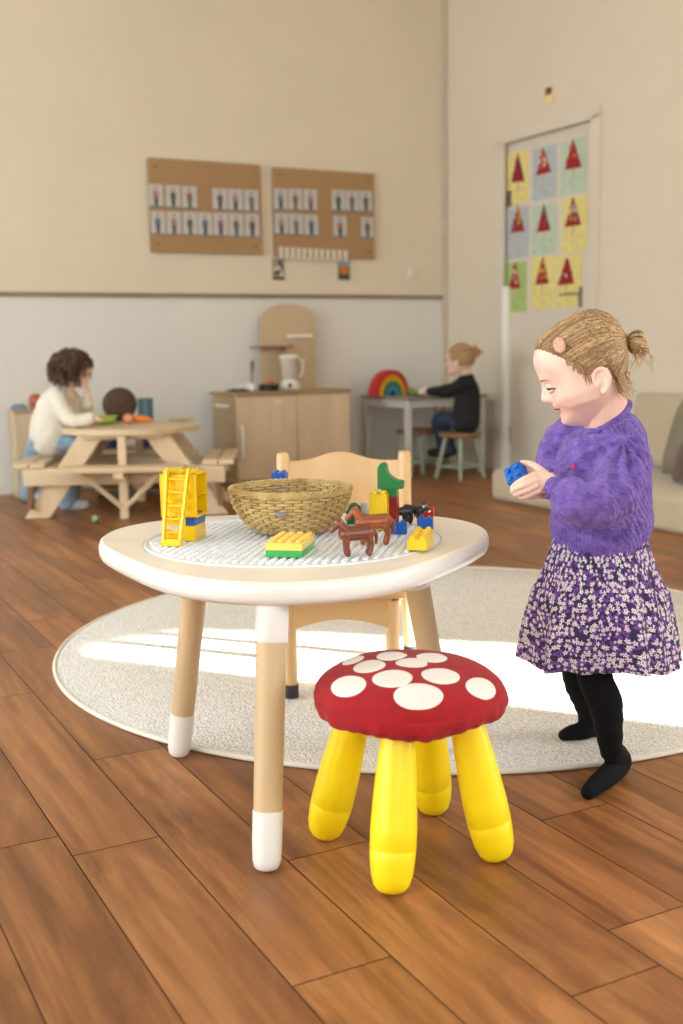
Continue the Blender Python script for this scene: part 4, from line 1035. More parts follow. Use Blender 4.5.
# ---- toy animals (bodies are one continuous surface each)
def animal(name, px, py, s, head, m, label, rz, cow=False, mane=None, xs=1.0):
    b = MB()
    b.caps([(-.026*s, 0, .040*s), (0, 0, .0405*s), (.027*s, 0, .042*s)], [.0145*s, .0145*s, .015*s], 14)
    hx = -.045*s
    if cow:
        b.caps([(-.022*s, 0, .043*s), (-.038*s, 0, .047*s)], [.009*s, .0075*s], 12); b.caps([(-.038*s, 0, .049*s), (-.052*s, 0, .041*s)], [.0078*s, .006*s], 12)
    else:
        b.caps([(-.021*s, 0, .044*s), (-.034*s, 0, .056*s), (-.040*s, 0, .061*s)], [.0125*s, .0105*s, .009*s], 12, flat=.85)
        b.caps([(-.038*s, 0, .062*s), (-.048*s, 0, .054*s), (-.055*s, 0, .048*s)], [.0095*s, .0075*s, .006*s], 12, flat=.85)
    for e in (-1, 1): b.caps([(-.036*s, e*.005*s, .063*s), (-.034*s, e*.0065*s, .0705*s)], [.0026*s, .0014*s], 8)
    for x, kx in ((-.021, -.001), (.026, .006)):
        for e in (-1, 1):
            if x < 0: pts = [(x*s, e*.006*s, .036*s), ((x-.002)*s, e*.007*s, .02*s), (x*s, e*.007*s, .0035*s)]
            else: pts = [(x*s, e*.006*s, .036*s), ((x+.006)*s, e*.007*s, .019*s), ((x+.002)*s, e*.007*s, .0035*s)]
            b.caps(pts, [.0098*s, .0066*s, .0068*s], 10)
    b.caps([(.036*s, 0, .047*s), (.045*s, 0, .038*s), (.045*s, 0, .02*s)], [.004*s, .0045*s, .0028*s], 8)
    me = remeshed(b, .0012*s, 3); o = obj(name, None, m, None, place(px, py), rz, smooth=180, me=me)
    a = co(me); a[:, 2] -= a[:, 2].min(); a[:, 0] *= xs; a[:, 1] *= 1.1; setco(me, a)
    tag(o, label, 'toy animal')
    if mane:
        c = MB()
        for i in range(9):
            t = i/8; p0 = Vector((-.042+.024*t, 0, .0685-.0165*t))*s
            for e in (-1, 1): c.caps([p0, p0+Vector((.004, e*.007, -.006))*s, p0+Vector((.006, e*.0095, -.015))*s], [.0042*s, .004*s, .002*s], 7)
        c.v = [(x*xs, y*1.1, z) for x, y, z in c.v]; obj('mane', c, mane, o, smooth=180)
    ey = MB()
    for e in (-1, 1): ey.ball(((-.0445*s if not cow else -.046*s)*xs, e*.0066*s, .0595*s if not cow else .049*s), .0013*s, 8)
    obj('eyes', ey, nblk, o)
    if cow:
        sp_ = MB(); sp_.ball((-.054*s, 0, .042*s), (.005*s, .006*s, .005*s), 12); sp_.ball((0, -.0085*s, .045*s), (.011*s, .006*s, .007*s), 12)
        for e in (-1, 1): sp_.ball((-.038*s, e*.0075*s, .056*s), .0042*s, 10)
        obj('white_patches', sp_, wht, o)
    return o
hb = mat('horse_brown', (112, 48, 26), .25, var=.15, scale=60, coat=.3); hb2 = mat('horse_chestnut', (146, 70, 24), .3, var=.25, scale=80, coat=.3); mn = mat('mane_ochre', (160, 84, 26), .4, var=.25, scale=120)
animal('toy_horse', 356.5, 556, .96, 0, hb, 'dark brown toy horse in front of the other one, facing the basket', math.radians(10), mane=hb, xs=.84)
animal('toy_horse', 373, 544.5, 1.0, 0, hb2, 'chestnut toy horse with an ochre mane, behind the dark brown horse', math.radians(-2), mane=mn, xs=.88)
animal('toy_cow', 402, 524, .62, 0, nblk, 'black toy cow with white patches, nearer the tall yellow brick', math.radians(10), cow=True)
animal('toy_cow', 414, 523, .66, 0, nblk, 'black toy cow with white patches, nearer the notched red brick', math.radians(150), cow=True)
# ================================================================ the toadstool seat
SC = Vector((.108, 1.806))
def toadstool():
    o = thing('toadstool_stool', 'child stool with four yellow legs and a red cushion cover with white dots', 'stool', (SC.x, SC.y, 0))
    ym = mat('stool_yellow', (252, 222, 14), .38, var=.02, scale=5, coat=.1)
    feet = [fl(323, 837), fl(391, 894), fl(434, 811), fl(498, 860)]
    for f in feet:
        f = Vector((f.x-SC.x, f.y-SC.y, 0)); d = f.normalized(); t = Vector((d.x*.088, d.y*.088, .27)); a = Vector((f.x, f.y, 0))
        dr = (t-a); L = dr.length; n = dr.normalized(); l = MB()
        prof = [(.0, .004), (.002, .014), (.006, .0225), (.014, .0285), (.03, .0332), (.05, .0356), (.068, .0367), (.0695, .0361), (.071, .0369), (.1, .0370), (.14, .0355), (.19, .0320), (.24, .0275), (L, .026)]
        l.tube([a+n*x for x, r in prof], [r for x, r in prof], 28); l.v = [(v[0], v[1], max(v[2], .0004)) for v in l.v]
        obj('leg', l, ym, o, smooth=60)
    s = MB(); s.lathe([(.02, .235), (.115, .235), (.128, .245), (.128, .262), (.11, .268), (.01, .268)], seg=32); obj('seat', s, ym, o)
    # the cover: dome with a gathered hem; the dots are where the white fabric is sewn on
    n, rows = 192, 44; Rm = .1615
    rim = random.Random(4); ph = [rim.uniform(0, 6.28) for _ in range(8)]
    def cov(q, t):
        """t 0 top .. 1 hem"""
        if t < .62:
            s_ = t/.62; r = Rm*math.sin(s_*PI/2)**.92*.985; 
            z = .277+.060*math.cos(s_*PI/2)**.92
        else:
            s_ = (t-.62)/.38; r = Rm*.985+.004*math.sin(s_*PI)-.026*s_**2.2; z = .281-.034*math.sin(s_*PI/2)
        w = max(0, (t-.5)/.5)
        g = sum(math.sin(k*q+p) for k, p in zip((13, 17, 23, 29, 7), ph))/5
        g2 = sum(math.sin(k*q+p) for k, p in zip((31, 41, 37), ph[5:]))/3
        r += .020*w*w*g+.007*w**3*g2+.006*w*math.sin(3*q+1)
        z += -.004*w*math.sin(5*q+ph[2])+.006*w*w*g
        if t < .5: z += .0015*math.sin(3*q+ph[1])*math.sin(t*9)
        return Vector((r*math.cos(q), r*math.sin(q), z))
    rings = [[cov(2*PI*j/n, (i+.02)/rows) for j in range(n)] for i in range(rows+1)]
    ins = [[Vector((p.x*.93, p.y*.93, p.z+.003)) for p in rings[-1]]]
    b = MB(); b.loft(rings+ins, cap=False); 
    b.f.append(tuple(range(n-1, -1, -1))); b.m.append(0)
    # dots given in the photo
    dots = [(346.5, 687, 17.5, 11.5), (391, 677.5, 19, 9), (417, 697.5, 19.3, 14.5), (441, 676, 19, 7.8), (482, 688, 15.5, 13), (369, 666, 18.2, 7), (412, 663, 17, 4.6), (432.5, 657, 17.5, 5), (391, 655, 17, 3.6), (462, 667, 17, 4.4), (352, 660, 13, 3.6)]
    red_ = lin((172, 18, 30)); red2 = lin((150, 12, 24)); 
    o2 = obj('cushion_cover', b, None, o, smooth=180) if False else None
    me = bpy.data.meshes.new('cushion_cover'); me.from_pydata([tuple(v) for v in b.v], [], b.f)
    me.materials.append(mat('red_felt', (152, 10, 22), .95, var=.1, scale=50, bump=.15, bscale=300, sheen=.05)); 
    me.polygons.foreach_set('use_smooth', [True]*len(me.polygons)); 
    oc = bpy.data.objects.new('cushion_cover', me); C.objects.link(oc); oc.parent = o
    # felt dots: discs laid on the dome (centre found on the surface, true round, projected down on it)
    def surf(x, y):
        r = math.hypot(x, y); q = math.atan2(y, x); lo, hi = 0.0, .8
        for _ in range(40):
            m = (lo+hi)/2; c = cov(q, m)
            if math.hypot(c.x, c.y) < r: lo = m
            else: hi = m
        return cov(q, lo)
    dm = mat('white_felt', (230, 224, 218), .9, bump=.1, bscale=300)
    def find(px, py):
        best = None
        for i in range(0, 70):
            for j in range(0, 120):
                t = .01+.8*i/70; q = 2*PI*j/120; c = cov(q, t); w = Vector((c.x+SC.x, c.y+SC.y, c.z))
                if c.y > .02 and t > .62: continue
                a = proj(w); d = (a[0]-px)**2+(a[1]-py)**2
                if best is None or d < best[0]: best = (d, t, q)
        return best[1], best[2]
    for (px, py, hw, hh) in dots:
        t0, q0 = find(px, py); c = cov(q0, t0); R0 = hw/FPX*1.77*.95
        # local frame on the surface in (t,q) parameters
        e = .004; tt = (cov(q0, t0+.01)-cov(q0, max(0, t0-.01))).normalized(); nq = (cov(q0+.02, t0)-cov(q0-.02, t0)); 
        nrm = tt.cross(nq.normalized()); 
        if nrm.dot(Vector((c.x, c.y, c.z-.15))) < 0: nrm = -nrm
        # march over the surface: true arc lengths via parameters
        dtl = (cov(q0, t0+.01)-cov(q0, t0)).length/.01
        m_ = MB(); rings_ = []
        for k in range(0, 9):
            rr = R0*k/8; ring = []
            for j in range(40):
                a = 2*PI*j/40; dx, dy = rr*math.cos(a), rr*math.sin(a)
                # dx around, dy down the slope; polar mapping that stays round near the top
                bx = c.x; by = c.y; rad0 = math.hypot(bx, by)
                s0 = t0*dtl+1e-6  # arc distance from the apex
                X = dx; Y_ = s0+dy; ss = math.hypot(X, Y_); qq = q0+math.atan2(X, Y_)*1.0
                t_ = ss/dtl; p = cov(qq, min(t_, .93)); ring.append(p+nrm*(.0011 if k < 8 else -.0004))
            rings_.append(ring)
        m_.loft(rings_[1:], cap=False); m_.f.append(tuple(range(39, -1, -1))); m_.m.append(0)
        obj('dot', m_, dm, oc, smooth=180)
toadstool()
# ================================================================ the girl in purple
from mathutils.bvhtree import BVHTree
def skin_mat(name, c=(238, 208, 194), c2=(231, 188, 172)):
    return mat(name, c, .48, col2=c2, scale=14, detail=2, sub=.12, contrast=(.35, .65))
skin = skin_mat('skin_fair')
GR = Vector((.50, 2.14, 0))                   # the girl's root, on the floor
YH = 2.12; HS = YH/FPX                        # head: local units are photo pixels at her distance
HO = P(601, 380, YH)
tilt = math.radians(20); hd = Vector((-.976, .217, 0))
HF = hd*math.cos(tilt)+Vector((0, 0, -math.sin(tilt))); HU = hd*math.sin(tilt)+Vector((0, 0, math.cos(tilt))); HL = Vector((-.217, -.976, 0))
def HP(f, l, h): return HO+(HF*f+HL*l+HU*h)*HS
hh_ = [-39, -36, -33, -29, -24, -19, -14, -9, -4, 2, 10, 18, 24, 30, 36, 41, 46.5, 51, 55, 60, 63.5, 66, 67.5]
ff_ = [27, 36, 42, 47, 48.5, 47, 48.4, 50, 50.6, 51, 52.3, 54.3, 55.8, 56.8, 56.8, 56, 53.6, 50.3, 46, 35.5, 24, 10, -4]
fb_ = [21, 13, 7, 1, -4, -8, -12, -16, -20, -24, -28, -30, -31.5, -32.5, -32.5, -32, -31, -29, -26.5, -22, -18, -13, -9]
ww_ = [3, 6, 10, 15, 20.5, 26.2, 31.8, 33.8, 35.5, 36.2, 36.8, 37.8, 38.6, 39, 38.8, 38, 36.5, 34, 31, 24.5, 18, 10, 3]
def head_pt(h, q, off=0.0, face=True):
    F, B, w = sinterp(hh_, ff_, h), sinterp(hh_, fb_, h), sinterp(hh_, ww_, h)
    c = (F*.42+B*.58); a = (F-c) if math.cos(q) > 0 else (c-B)
    e = .86 if math.cos(q) > 0 else .95
    cq, sq = math.cos(q), math.sin(q)
    f = c+a*math.copysign(abs(cq)**e, cq); l = w*math.copysign(abs(sq)**.93, sq)
    if face and cq > 0:
        nz = interp([-8, -5.5, -3.5, 0, 3, 7, 12, 18, 24, 28], [0, 1.4, 6.5, 11.0, 11.2, 8.6, 5.0, 2.4, .8, 0], h)
        sg = interp([-6, 0, 8, 24], [6.2, 5.6, 4.0, 4.2], h)
        f += nz*math.exp(-(l/sg)**2)
        for e_ in (-1, 1): f += 2.6*math.exp(-((l-e_*5.4)/2.6)**2-((h+.6)/3.6)**2)          # nostril wings
        f += 2.6*math.exp(-(l/9)**2-((h+9.2)/2.9)**2)+2.3*math.exp(-(l/8)**2-((h+17.6)/2.8)**2)-1.8*math.exp(-(l/12)**2-((h+13.4)/1.7)**2)   # lips
        f += 1.8*math.exp(-(l/9)**2-((h+27)/5)**2)
        for e_ in (-1, 1):
            f -= 3.0*math.exp(-((l-e_*15)/7.5)**2-((h-11)/5.5)**2)                             # eye sockets
            g = math.exp(-((l-e_*23)/9)**2-((h+4)/8.5)**2); f += 2.8*g; l += e_*1.4*g           # cheeks
            f += 1.2*math.exp(-((l-e_*13)/9)**2-((h-20)/3.5)**2)
    if off:
        n = Vector((f-9, l, (h-14)*.9)); n.normalize(); f += n.x*off; l += n.y*off; h += n.z*off
    return f, l, h
def girl():
    root = thing('girl', 'toddler girl in a purple sweater, flowered skirt and black tights holding a blue brick', 'person', GR)
    b = MB(); N = 96
    hs = list(np.linspace(-39, 66, 88))+[67.3]
    b.loft([[HP(*head_pt(h, 2*PI*j/N)) for j in range(N)] for h in hs])
    # ear (near and far)
    for sd in (1, -1):
        lx = 35.0
        E_ = lambda x, y, d=0: HP(-1+(x+1)*.86, sd*(lx+d), y*.88)
        rim = [E_(5.5, -4, .2), E_(6.5, 3, 1.5), E_(3.5, 10.5, 3), E_(-2.5, 13.5, 4.8), E_(-8, 10.5, 6), E_(-9.6, 3, 6.2), E_(-7.5, -4.5, 5), E_(-3.4, -9.5, 3.4), E_(.8, -12.0, 2), E_(3.2, -9, 1.0)]
        pr, rr = smooth_path(rim, [2.1*HS]*5+[2.2*HS]*3+[2.7*HS, 2.3*HS], 5); b.tube(pr, rr, 10)
        b.ball(E_(-1.6, 1.5, 1.0), (7*HS, 3.0*HS, 9.6*HS), 20, M=Matrix((HF, HL, HU)).transposed())
        b.caps([E_(3.8, -1, 2.4), E_(4.6, -4.5, 2.2)], [2.0*HS, 1.8*HS], 8)
        b.caps([E_(-4.6, -4, 4), E_(-5.6, 3, 5), E_(-2.6, 8, 4.6)], [1.3*HS]*3, 8)
    # neck and trunk
    T = lambda x, y, Y: P(x, y, Y)
    b.caps([HP(-2, 0, -6), T(605, 412, 2.13), T(605, 428, 2.14), T(603, 445, 2.15)], [.040, .0385, .040, .042], 24)
    b.caps([T(603, 446, 2.15), T(602, 480, 2.15), T(600, 520, 2.15), T(598, 560, 2.15)], [.045, .066, .074, .074], 24)
    
    # legs (under the tights)
    legs = [[(T(597, 585, 2.11), .05), (T(592, 640, 2.10), .046), (T(595, 677, 2.09), .034), (T(605, 702, 2.085), .0335), (T(609, 730, 2.085), .0265), (T(611, 750, 2.085), .0225)],
            [(T(592, 585, 2.19), .05), (T(582, 640, 2.22), .044), (T(579, 678, 2.25), .0335), (T(588, 704, 2.29), .029), (T(590, 724, 2.32), .0215), (T(592, 733, 2.33), .021)]]
    feet = [[(fl(620, 773)+Vector((0, 0, .024)), .0235), (fl(607, 786)+Vector((0, 0, .021)), .0215), (fl(596, 794)+Vector((0, 0, .0185)), .0185), (fl(588, 800)+Vector((0, 0, .0155)), .0145)],
            [(fl(594, 742)+Vector((0, 0, .034)), .021), (fl(581, 745)+Vector((0, 0, .031)), .0195), (fl(571, 746)+Vector((0, 0, .029)), .0165), (fl(564, 747)+Vector((0, 0, .026)), .013)]]
    for L, F in zip(legs, feet):
        b.caps([p for p, r in L], [r-.003 for p, r in L], 18); b.caps([L[-1][0]]+[p for p, r in F], [L[-1][1]-.003]+[r-.003 for p, r in F], 18)
    # arms and hands
    b.caps([T(610, 450, 2.12), T(616, 475, 2.06), T(600, 502, 2.03), T(574, 497, 2.03), T(554, 485, 2.045)], [.022, .026, .026, .0225, .0172], 20)
    b.caps([T(580, 436, 2.2), T(556, 448, 2.235), T(551, 465, 2.225), T(553, 482, 2.16), T(552, 490, 2.125)], [.022, .024, .024, .021, .0168], 20)
    # near hand
    b.caps([T(555, 485, 2.045), T(546, 482, 2.047), T(537, 481, 2.05), T(531, 483, 2.052)], [.0170, .0192, .0200, .0150], 18, flat=.66, up=(0, 1, .25))
    fing = [[(534, 475.5, 2.040), (525, 479, 2.036), (517, 483.2, 2.042), (512.5, 487, 2.056)], [(535, 480.5, 2.037), (524, 485, 2.033), (515.5, 488.8, 2.043), (512, 491.5, 2.058)],
            [(536, 485.5, 2.037), (526, 490.2, 2.035), (518, 493, 2.046), (514.5, 494.5, 2.060)], [(539, 490, 2.040), (530, 494.6, 2.040), (523.5, 496.6, 2.050), (520, 497, 2.062)]]
    for i, F in enumerate(fing): b.caps([T(*p) for p in F], [.0068, .0063, .0056, .0048] if i < 3 else [.006, .0055, .005, .0043], 12)
    b.caps([T(545, 475, 2.058), T(536, 467.5, 2.068), T(529, 464.0, 2.076), T(522.0, 462.4, 2.082)], [.0098, .0080, .0070, .0054], 14)
    # far hand
    b.caps([T(552, 491, 2.125), T(545, 493.5, 2.115), T(537, 495.0, 2.105)], [.0165, .0185, .0150], 18, flat=.62, up=(0, .3, 1))
    for i, dY in enumerate((.0, .014, .028, .041)):
        b.caps([T(538, 495.5-i*.4, 2.082+dY), T(528+i*.5, 497.2-i*.8, 2.080+dY), T(519+i*.8, 495-i, 2.080+dY), T(514.5+i*.8, 490.5-i, 2.083+dY)], [.0066, .0062, .0056, .0048], 12)
    b.caps([T(545, 487, 2.13), T(535, 479, 2.122), T(527, 472, 2.114), T(521, 467, 2.106)], [.0095, .0078, .0068, .0052], 12)
    me = remeshed(b, .0019, 2, .5)
    body = obj('body', None, skin, root, smooth=180, me=me); a = co(me); rg = np.hypot(a[:, 0]-RC.x, a[:, 1]-RC.y) < RR+.012; a[:, 2] = np.maximum(a[:, 2], np.where(rg, .0155, .0015)); a -= np.array(GR); setco(me, a)
    W = lambda mb: mb.move(-GR)
    # face details
    sc = HS
    ebr = mat('brow_hair', (176, 136, 98), .8); lash = mat('lash', (52, 34, 28), .6); lip = mat('lip', (206, 138, 128), .42, sub=.1); mou = mat('mouth_inside', (92, 34, 34), .5); tee = mat('teeth', (236, 230, 220), .3); ew = mat('eye_white', (226, 222, 216), .25); iris = mat('iris_blue', (70, 88, 104), .2)
    bvh = BVHTree.FromPolygons([HP(*head_pt(h, 2*PI*j/N)) for h in hs for j in range(N)], [(i*N+j, i*N+(j+1) % N, (i+1)*N+(j+1) % N, (i+1)*N+j) for i in range(len(hs)-1) for j in range(N)])
    hc = HP(5, 0, 14)
    def onface(f, l, h, off=0.0):
        p = HP(f, l, h); r = bvh.find_nearest(p); n = r[1]; 
        if n.dot(r[0]-hc) < 0: n = -n
        return r[0]+n*off*sc
    for sd in (1, -1):
        m = MB(); m.ball(onface(50, sd*15.5, 10.4, -2.6), 5.2*sc, 20); obj('eye_white', W(m), ew, body, smooth=180)
        m = MB(); m.ball(onface(53, sd*14.5, 9.6, -1.2), 3.6*sc, 16); obj('iris', W(m), iris, body, smooth=180)
        # lids: upper one low over the eye, lower one pushed up by the smile
        m = MB()
        up_ = [onface(55, sd*9, 9.2, .2), onface(53.5, sd*12, 11.4, 1.3), onface(50.5, sd*16, 11.8, 1.7), onface(46.5, sd*20, 10.2, 1.0), onface(44, sd*22.5, 8.8, .2)]
        lo_ = [onface(55, sd*9, 8.8, .2), onface(53, sd*12.5, 7.6, 1.2), onface(50, sd*16.5, 7.2, 1.5), onface(46.5, sd*20, 7.8, .9), onface(44, sd*22.5, 8.6, .2)]
        m.caps(up_, [.8*sc, 1.9*sc, 2.3*sc, 1.9*sc, .8*sc], 10); m.caps(lo_, [.7*sc, 1.5*sc, 1.8*sc, 1.5*sc, .7*sc], 10); obj('eyelids', W(m), skin, body, smooth=180)
        m = MB(); m.caps([onface(54.5, sd*10, 9.1, 1.0), onface(52.5, sd*13, 9.8, 2.6), onface(49.5, sd*17, 9.9, 3.2), onface(45.5, sd*21, 9.0, 2.0), onface(43, sd*24, 8.2, 1.2)], [.45*sc, .95*sc, 1.1*sc, .95*sc, .4*sc], 8); obj('eyelashes', W(m), lash, body, smooth=180)
        m = MB(); m.caps([onface(57, sd*6, 17.6, .2), onface(55.5, sd*11, 19.4, .3), onface(51.5, sd*17, 19.8, .3), onface(46, sd*23, 17.5, .1)], [.4*sc, 1.0*sc, 1.0*sc, .3*sc], 8, flat=.6); obj('eyebrow', W(m), ebr, body, smooth=180)
    m = MB(); m.caps([onface(44.5, -13.5, -10.2, -.2), onface(49, -9, -12.6, .2), onface(54, 0, -13.6, .3), onface(49, 9, -12.6, .2), onface(44.5, 13.5, -10.2, -.2)], [.7*sc, 1.35*sc, 1.6*sc, 1.35*sc, .7*sc], 10); obj('mouth', W(m), mou, body, smooth=180)
    m = MB(); m.caps([onface(50, -6.5, -12.2, .8), onface(54, 0, -12.8, 1.0), onface(50, 6.5, -12.2, .8)], [.7*sc, .95*sc, .7*sc], 8); obj('teeth', W(m), tee, body, smooth=180)
    m = MB(); m.caps([onface(44.5, -13.6, -9.8, 0), onface(50, -8, -10.8, .4), onface(55, 0, -10.9, .5), onface(50, 8, -10.8, .4), onface(44.5, 13.6, -9.8, 0)], [.4*sc, .8*sc, 1.0*sc, .8*sc, .4*sc], 8)
    m.caps([onface(44.5, -13.3, -10.6, 0), onface(49, -8, -15.2, .4), onface(53, 0, -16.8, .6), onface(49, 8, -15.2, .4), onface(44.5, 13.3, -10.6, 0)], [.4*sc, .9*sc, 1.25*sc, .9*sc, .4*sc], 8); obj('lips', W(m), lip, body, smooth=180)
    # ------------------------------------------------ hair
    hl_f = [-45, -20, -13, -11, -9.5, -3, 5, 8, 12, 15, 20, 30, 40, 47, 60]
    hl_h = [-30, -24, -14, 0, 10, 13.5, 12, 6, 9, 19, 27, 36, 45, 51, 52]
    cap = MB(); NN = 120; H2 = list(np.linspace(-32, 66, 84))+[67.3]
    keep = {}
    def hoff(f, h):
        d = h-interp(hl_f, hl_h, f); return max(-.6, min(3.4, d*.45))
    pts = []
    for i, h in enumerate(H2):
        for j in range(NN):
            q = 2*PI*j/NN; f0, l0, h0 = head_pt(h, q, 0); o_ = hoff(f0, h0)
            f1, l1, h1 = head_pt(h, q, o_); w_ = .25*math.sin(q*60+h*.3)*(1 if o_ > 1 else 0)
            pts.append(HP(f1, l1, h1)); keep[(i, j)] = o_ > -.55
    fs = []
    for i in range(len(H2)-1):
        for j in range(NN):
            j2 = (j+1) % NN
            if all(keep[k] for k in ((i, j), (i, j2), (i+1, j), (i+1, j2))): fs.append((i*NN+j, i*NN+j2, (i+1)*NN+j2, (i+1)*NN+j))
    fs.append(tuple((len(H2)-1)*NN+j for j in range(NN)))
    cap.add(pts, fs)
    hm = mat('hair_blond', (166, 132, 94), .5, col2=(114, 85, 57), scale=220, detail=3, contrast=(.3, .7)); hm2 = mat('hair_light', (212, 182, 138), .45, col2=(168, 134, 94), scale=200)
    hair = obj('hair', W(cap), [hm, hm2], root, smooth=180)
    hb_ = BVHTree.FromPolygons(pts, fs)
    rnd = random.Random(11)
    tie = HP(-34.5, 2, 26.5)
    def strand(mb, p0, p1, lift, r, k, bend=0.0):
        P_ = []
        n = 9
        for i in range(n+1):
            t = i/n; p = p0.lerp(p1, t); 
            d = (p-hc); p = hc+d*((p0-hc).length*(1-t)+(p1-hc).length*t)/max(d.length, 1e-6)
            r_ = hb_.find_nearest(p)
            nn = (r_[0]-hc).normalized(); arch = lift*(.35+.65*math.sin(PI*min(1, t*1.15))) if t < .87 else lift*.5
            P_.append(r_[0]+nn*arch*sc+Vector((0, 0, bend*math.sin(PI*t)*sc)))
        P_[-1] = p1
        mb.tube(P_, [r*(.5+.5*math.sin(PI*min(1, .15+.85*i/n)))*sc for i in range(n+1)], 5, k=k)
    st = MB()
    for i in range(800):
        sd = rnd.choice((1, 1, -1)); f = rnd.uniform(-30, 50)
        h0 = interp(hl_f, hl_h, f)+abs(rnd.gauss(0, 1))*9
        if rnd.random() < .3: h0 = rnd.uniform(interp(hl_f, hl_h, f), 64)
        l = sd*38; p = HP(f, l, h0)
        if f > 38: p = HP(f+8, sd*rnd.uniform(0, 30), max(h0, 46+rnd.random()*6))
        q = hb_.find_nearest(p); strand(st, q[0], tie+Vector((rnd.gauss(0, 1), rnd.gauss(0, 1), rnd.gauss(0, 1)))*2.2*sc, rnd.uniform(.05, .6), rnd.uniform(.4, .75), 1 if rnd.random() < .33 else 0)
    obj('strands', W(st), [hm, hm2], hair, smooth=180)
    # little bun: looped lock behind the tie
    bn = MB()
    for i in range(170):
        a = rnd.uniform(0, 2*PI); e = rnd.uniform(.55, 1.0); R1 = rnd.uniform(6.5, 12)
        ax = HL*math.cos(a)*.8+HU*math.sin(a); p0 = tie
        c1 = tie+(-HF*R1*.7+ax*R1*e*.8-HU*2)*sc; c2 = tie+(-HF*(R1*1.5)+ax*R1*.9*e-HU*7)*sc; c3 = tie+(-HF*(R1*1.2)-ax*R1*.45-HU*12)*sc; c4 = tie+(-HF*3-HU*(11+rnd.random()*8)+HL*rnd.gauss(0, 2))*sc
        bn.caps([p0, c1, c2, c3, c4], [.5*sc, .9*sc, .95*sc, .8*sc, .3*sc], 5, k=1 if rnd.random() < .7 else 0)
    bn.ball(tie+(-HF*8.5-HU*7)*sc, (9*sc, 8.4*sc, 9*sc), 18, k=0)
    obj('bun', W(bn), [hm, hm2], hair, smooth=180)
    m = MB(); m.tube([tie+(HF*1.5+HL*4.6*math.cos(q)+HU*4.6*math.sin(q)-HF*0)*sc for q in np.linspace(0, 2*PI, 17)[:-1]], 1.3*sc, 8, closed=True); obj('hair_tie', W(m), mat('tie_brown', (74, 46, 34), .7), hair, smooth=180)
    # wisps: nape curls, temple, loose ends of the bun
    wp = MB()
    for i in range(85):
        f, h = rnd.uniform(-26, -10), rnd.uniform(-18, 6); s_ = rnd.choice((1, 1, -1)); p = hb_.find_nearest(HP(f, s_*rnd.uniform(10, 32), h))[0]; P_ = [p]; d = Vector((rnd.uniform(.1, .7), -.3*s_, -1)).normalized(); ln = rnd.uniform(7, 22)
        for k in range(1, 6): P_.append(P_[-1]+(d*ln/5+Vector((math.sin(k*1.5+i), math.cos(k*1.9+i), 0))*1.6)*sc)
        wp.tube(P_, [.5*sc, .5*sc, .45*sc, .4*sc, .3*sc, .12*sc], 4, k=1)
    obj('nape_wisps', W(wp), [hm, hm2], hair, smooth=180); wp = MB()
    for i in range(26):
        p = tie+(-HF*rnd.uniform(6, 18)-HU*rnd.uniform(0, 12)+HL*rnd.gauss(0, 4))*sc; P_ = [p]; d = Vector((rnd.uniform(-.3, .6), 0, -1)).normalized(); ln = rnd.uniform(12, 30)
        for k in range(1, 6): P_.append(P_[-1]+(d*ln/5+Vector((math.sin(k*1.1+i), math.cos(k*1.3+i), 0))*1.5)*sc)
        wp.tube(P_, [.45*sc, .45*sc, .4*sc, .35*sc, .28*sc, .1*sc], 4, k=1)
    obj('bun_wisps', W(wp), [hm, hm2], hair, smooth=180); wp = MB()
    for i in range(60):
        f = rnd.uniform(8, 24); s_ = rnd.choice((1, 1, -1)); q = hb_.find_nearest(HP(f, s_*38, interp(hl_f, hl_h, f)+3))[0]; P_ = [q]
        for k in range(1, 5):
            r_ = bvh.find_nearest(P_[-1]+(HF*rnd.uniform(-1.5, 1.5)*1.0-HU*rnd.uniform(1.2, 3.4))*sc); P_.append(r_[0]+(r_[0]-hc).normalized()*.5*sc)
        wp.tube(P_, [.45*sc, .45*sc, .4*sc, .3*sc, .12*sc], 4, k=1 if i % 2 else 0)
    obj('temple_wisps', W(wp), [hm, hm2], hair, smooth=180)
    # clip: oval, glittery pink
    cpt = hb_.find_nearest(P(557, 344, 2.05)); n = (cpt[0]-hc).normalized(); c = cpt[0]+n*2.0*sc
    upv = (HU*.93+HF*.38); upv = (upv-n*upv.dot(n)).normalized(); sdv_ = n.cross(upv)
    M = Matrix((sdv_, upv, n)).transposed()
    m = MB(); m.lathe([(.01, -1.0*sc), (5.6*sc, -1.0*sc), (6.2*sc, 0), (5.6*sc, 1.1*sc), (3*sc, 1.5*sc), (.01, 1.6*sc)], c=c, seg=28, fn=lambda q, a: Vector((q.x, q.y*1.6, q.z)), M=M)
    obj('hair_clip', W(m), mat('pink_glitter', (226, 184, 164), .35, col2=(190, 140, 124), scale=500, contrast=(.4, .6), bump=.4, bscale=500), root, smooth=60)['label'] = 'oval pink glitter hair clip'
    # ------------------------------------------------ tights
    tg = MB()
    for L, F in zip(legs, feet):
        tg.caps([p for p, r in L], [r for p, r in L], 24); tg.caps([L[-1][0]]+[p for p, r in F], [L[-1][1]]+[r for p, r in F], 22)
    me = remeshed(tg, .003, 6); a = co(me); nn = normals(me)
    for i in range(len(a)):
        z = a[i, 2]; a[i] += nn[i]*(.0007*math.sin(z*190+math.sin(a[i, 0]*60)*2)*(1 if .05 < z < .16 else .25))
    rg = np.hypot(a[:, 0]-RC.x, a[:, 1]-RC.y) < RR+.012; a[:, 2] = np.maximum(a[:, 2], np.where(rg, .0148, .0008)); a -= np.array(GR); setco(me, a)
    obj('tights', None, mat('black_tights', (13, 14, 18), .9, var=.1, bump=.12, bscale=900, spec=.2), root, smooth=180, me=me)
    # ------------------------------------------------ skirt
    n = 220; rnd2 = random.Random(5); phs = [rnd2.uniform(0, 6.28) for _ in range(9)]
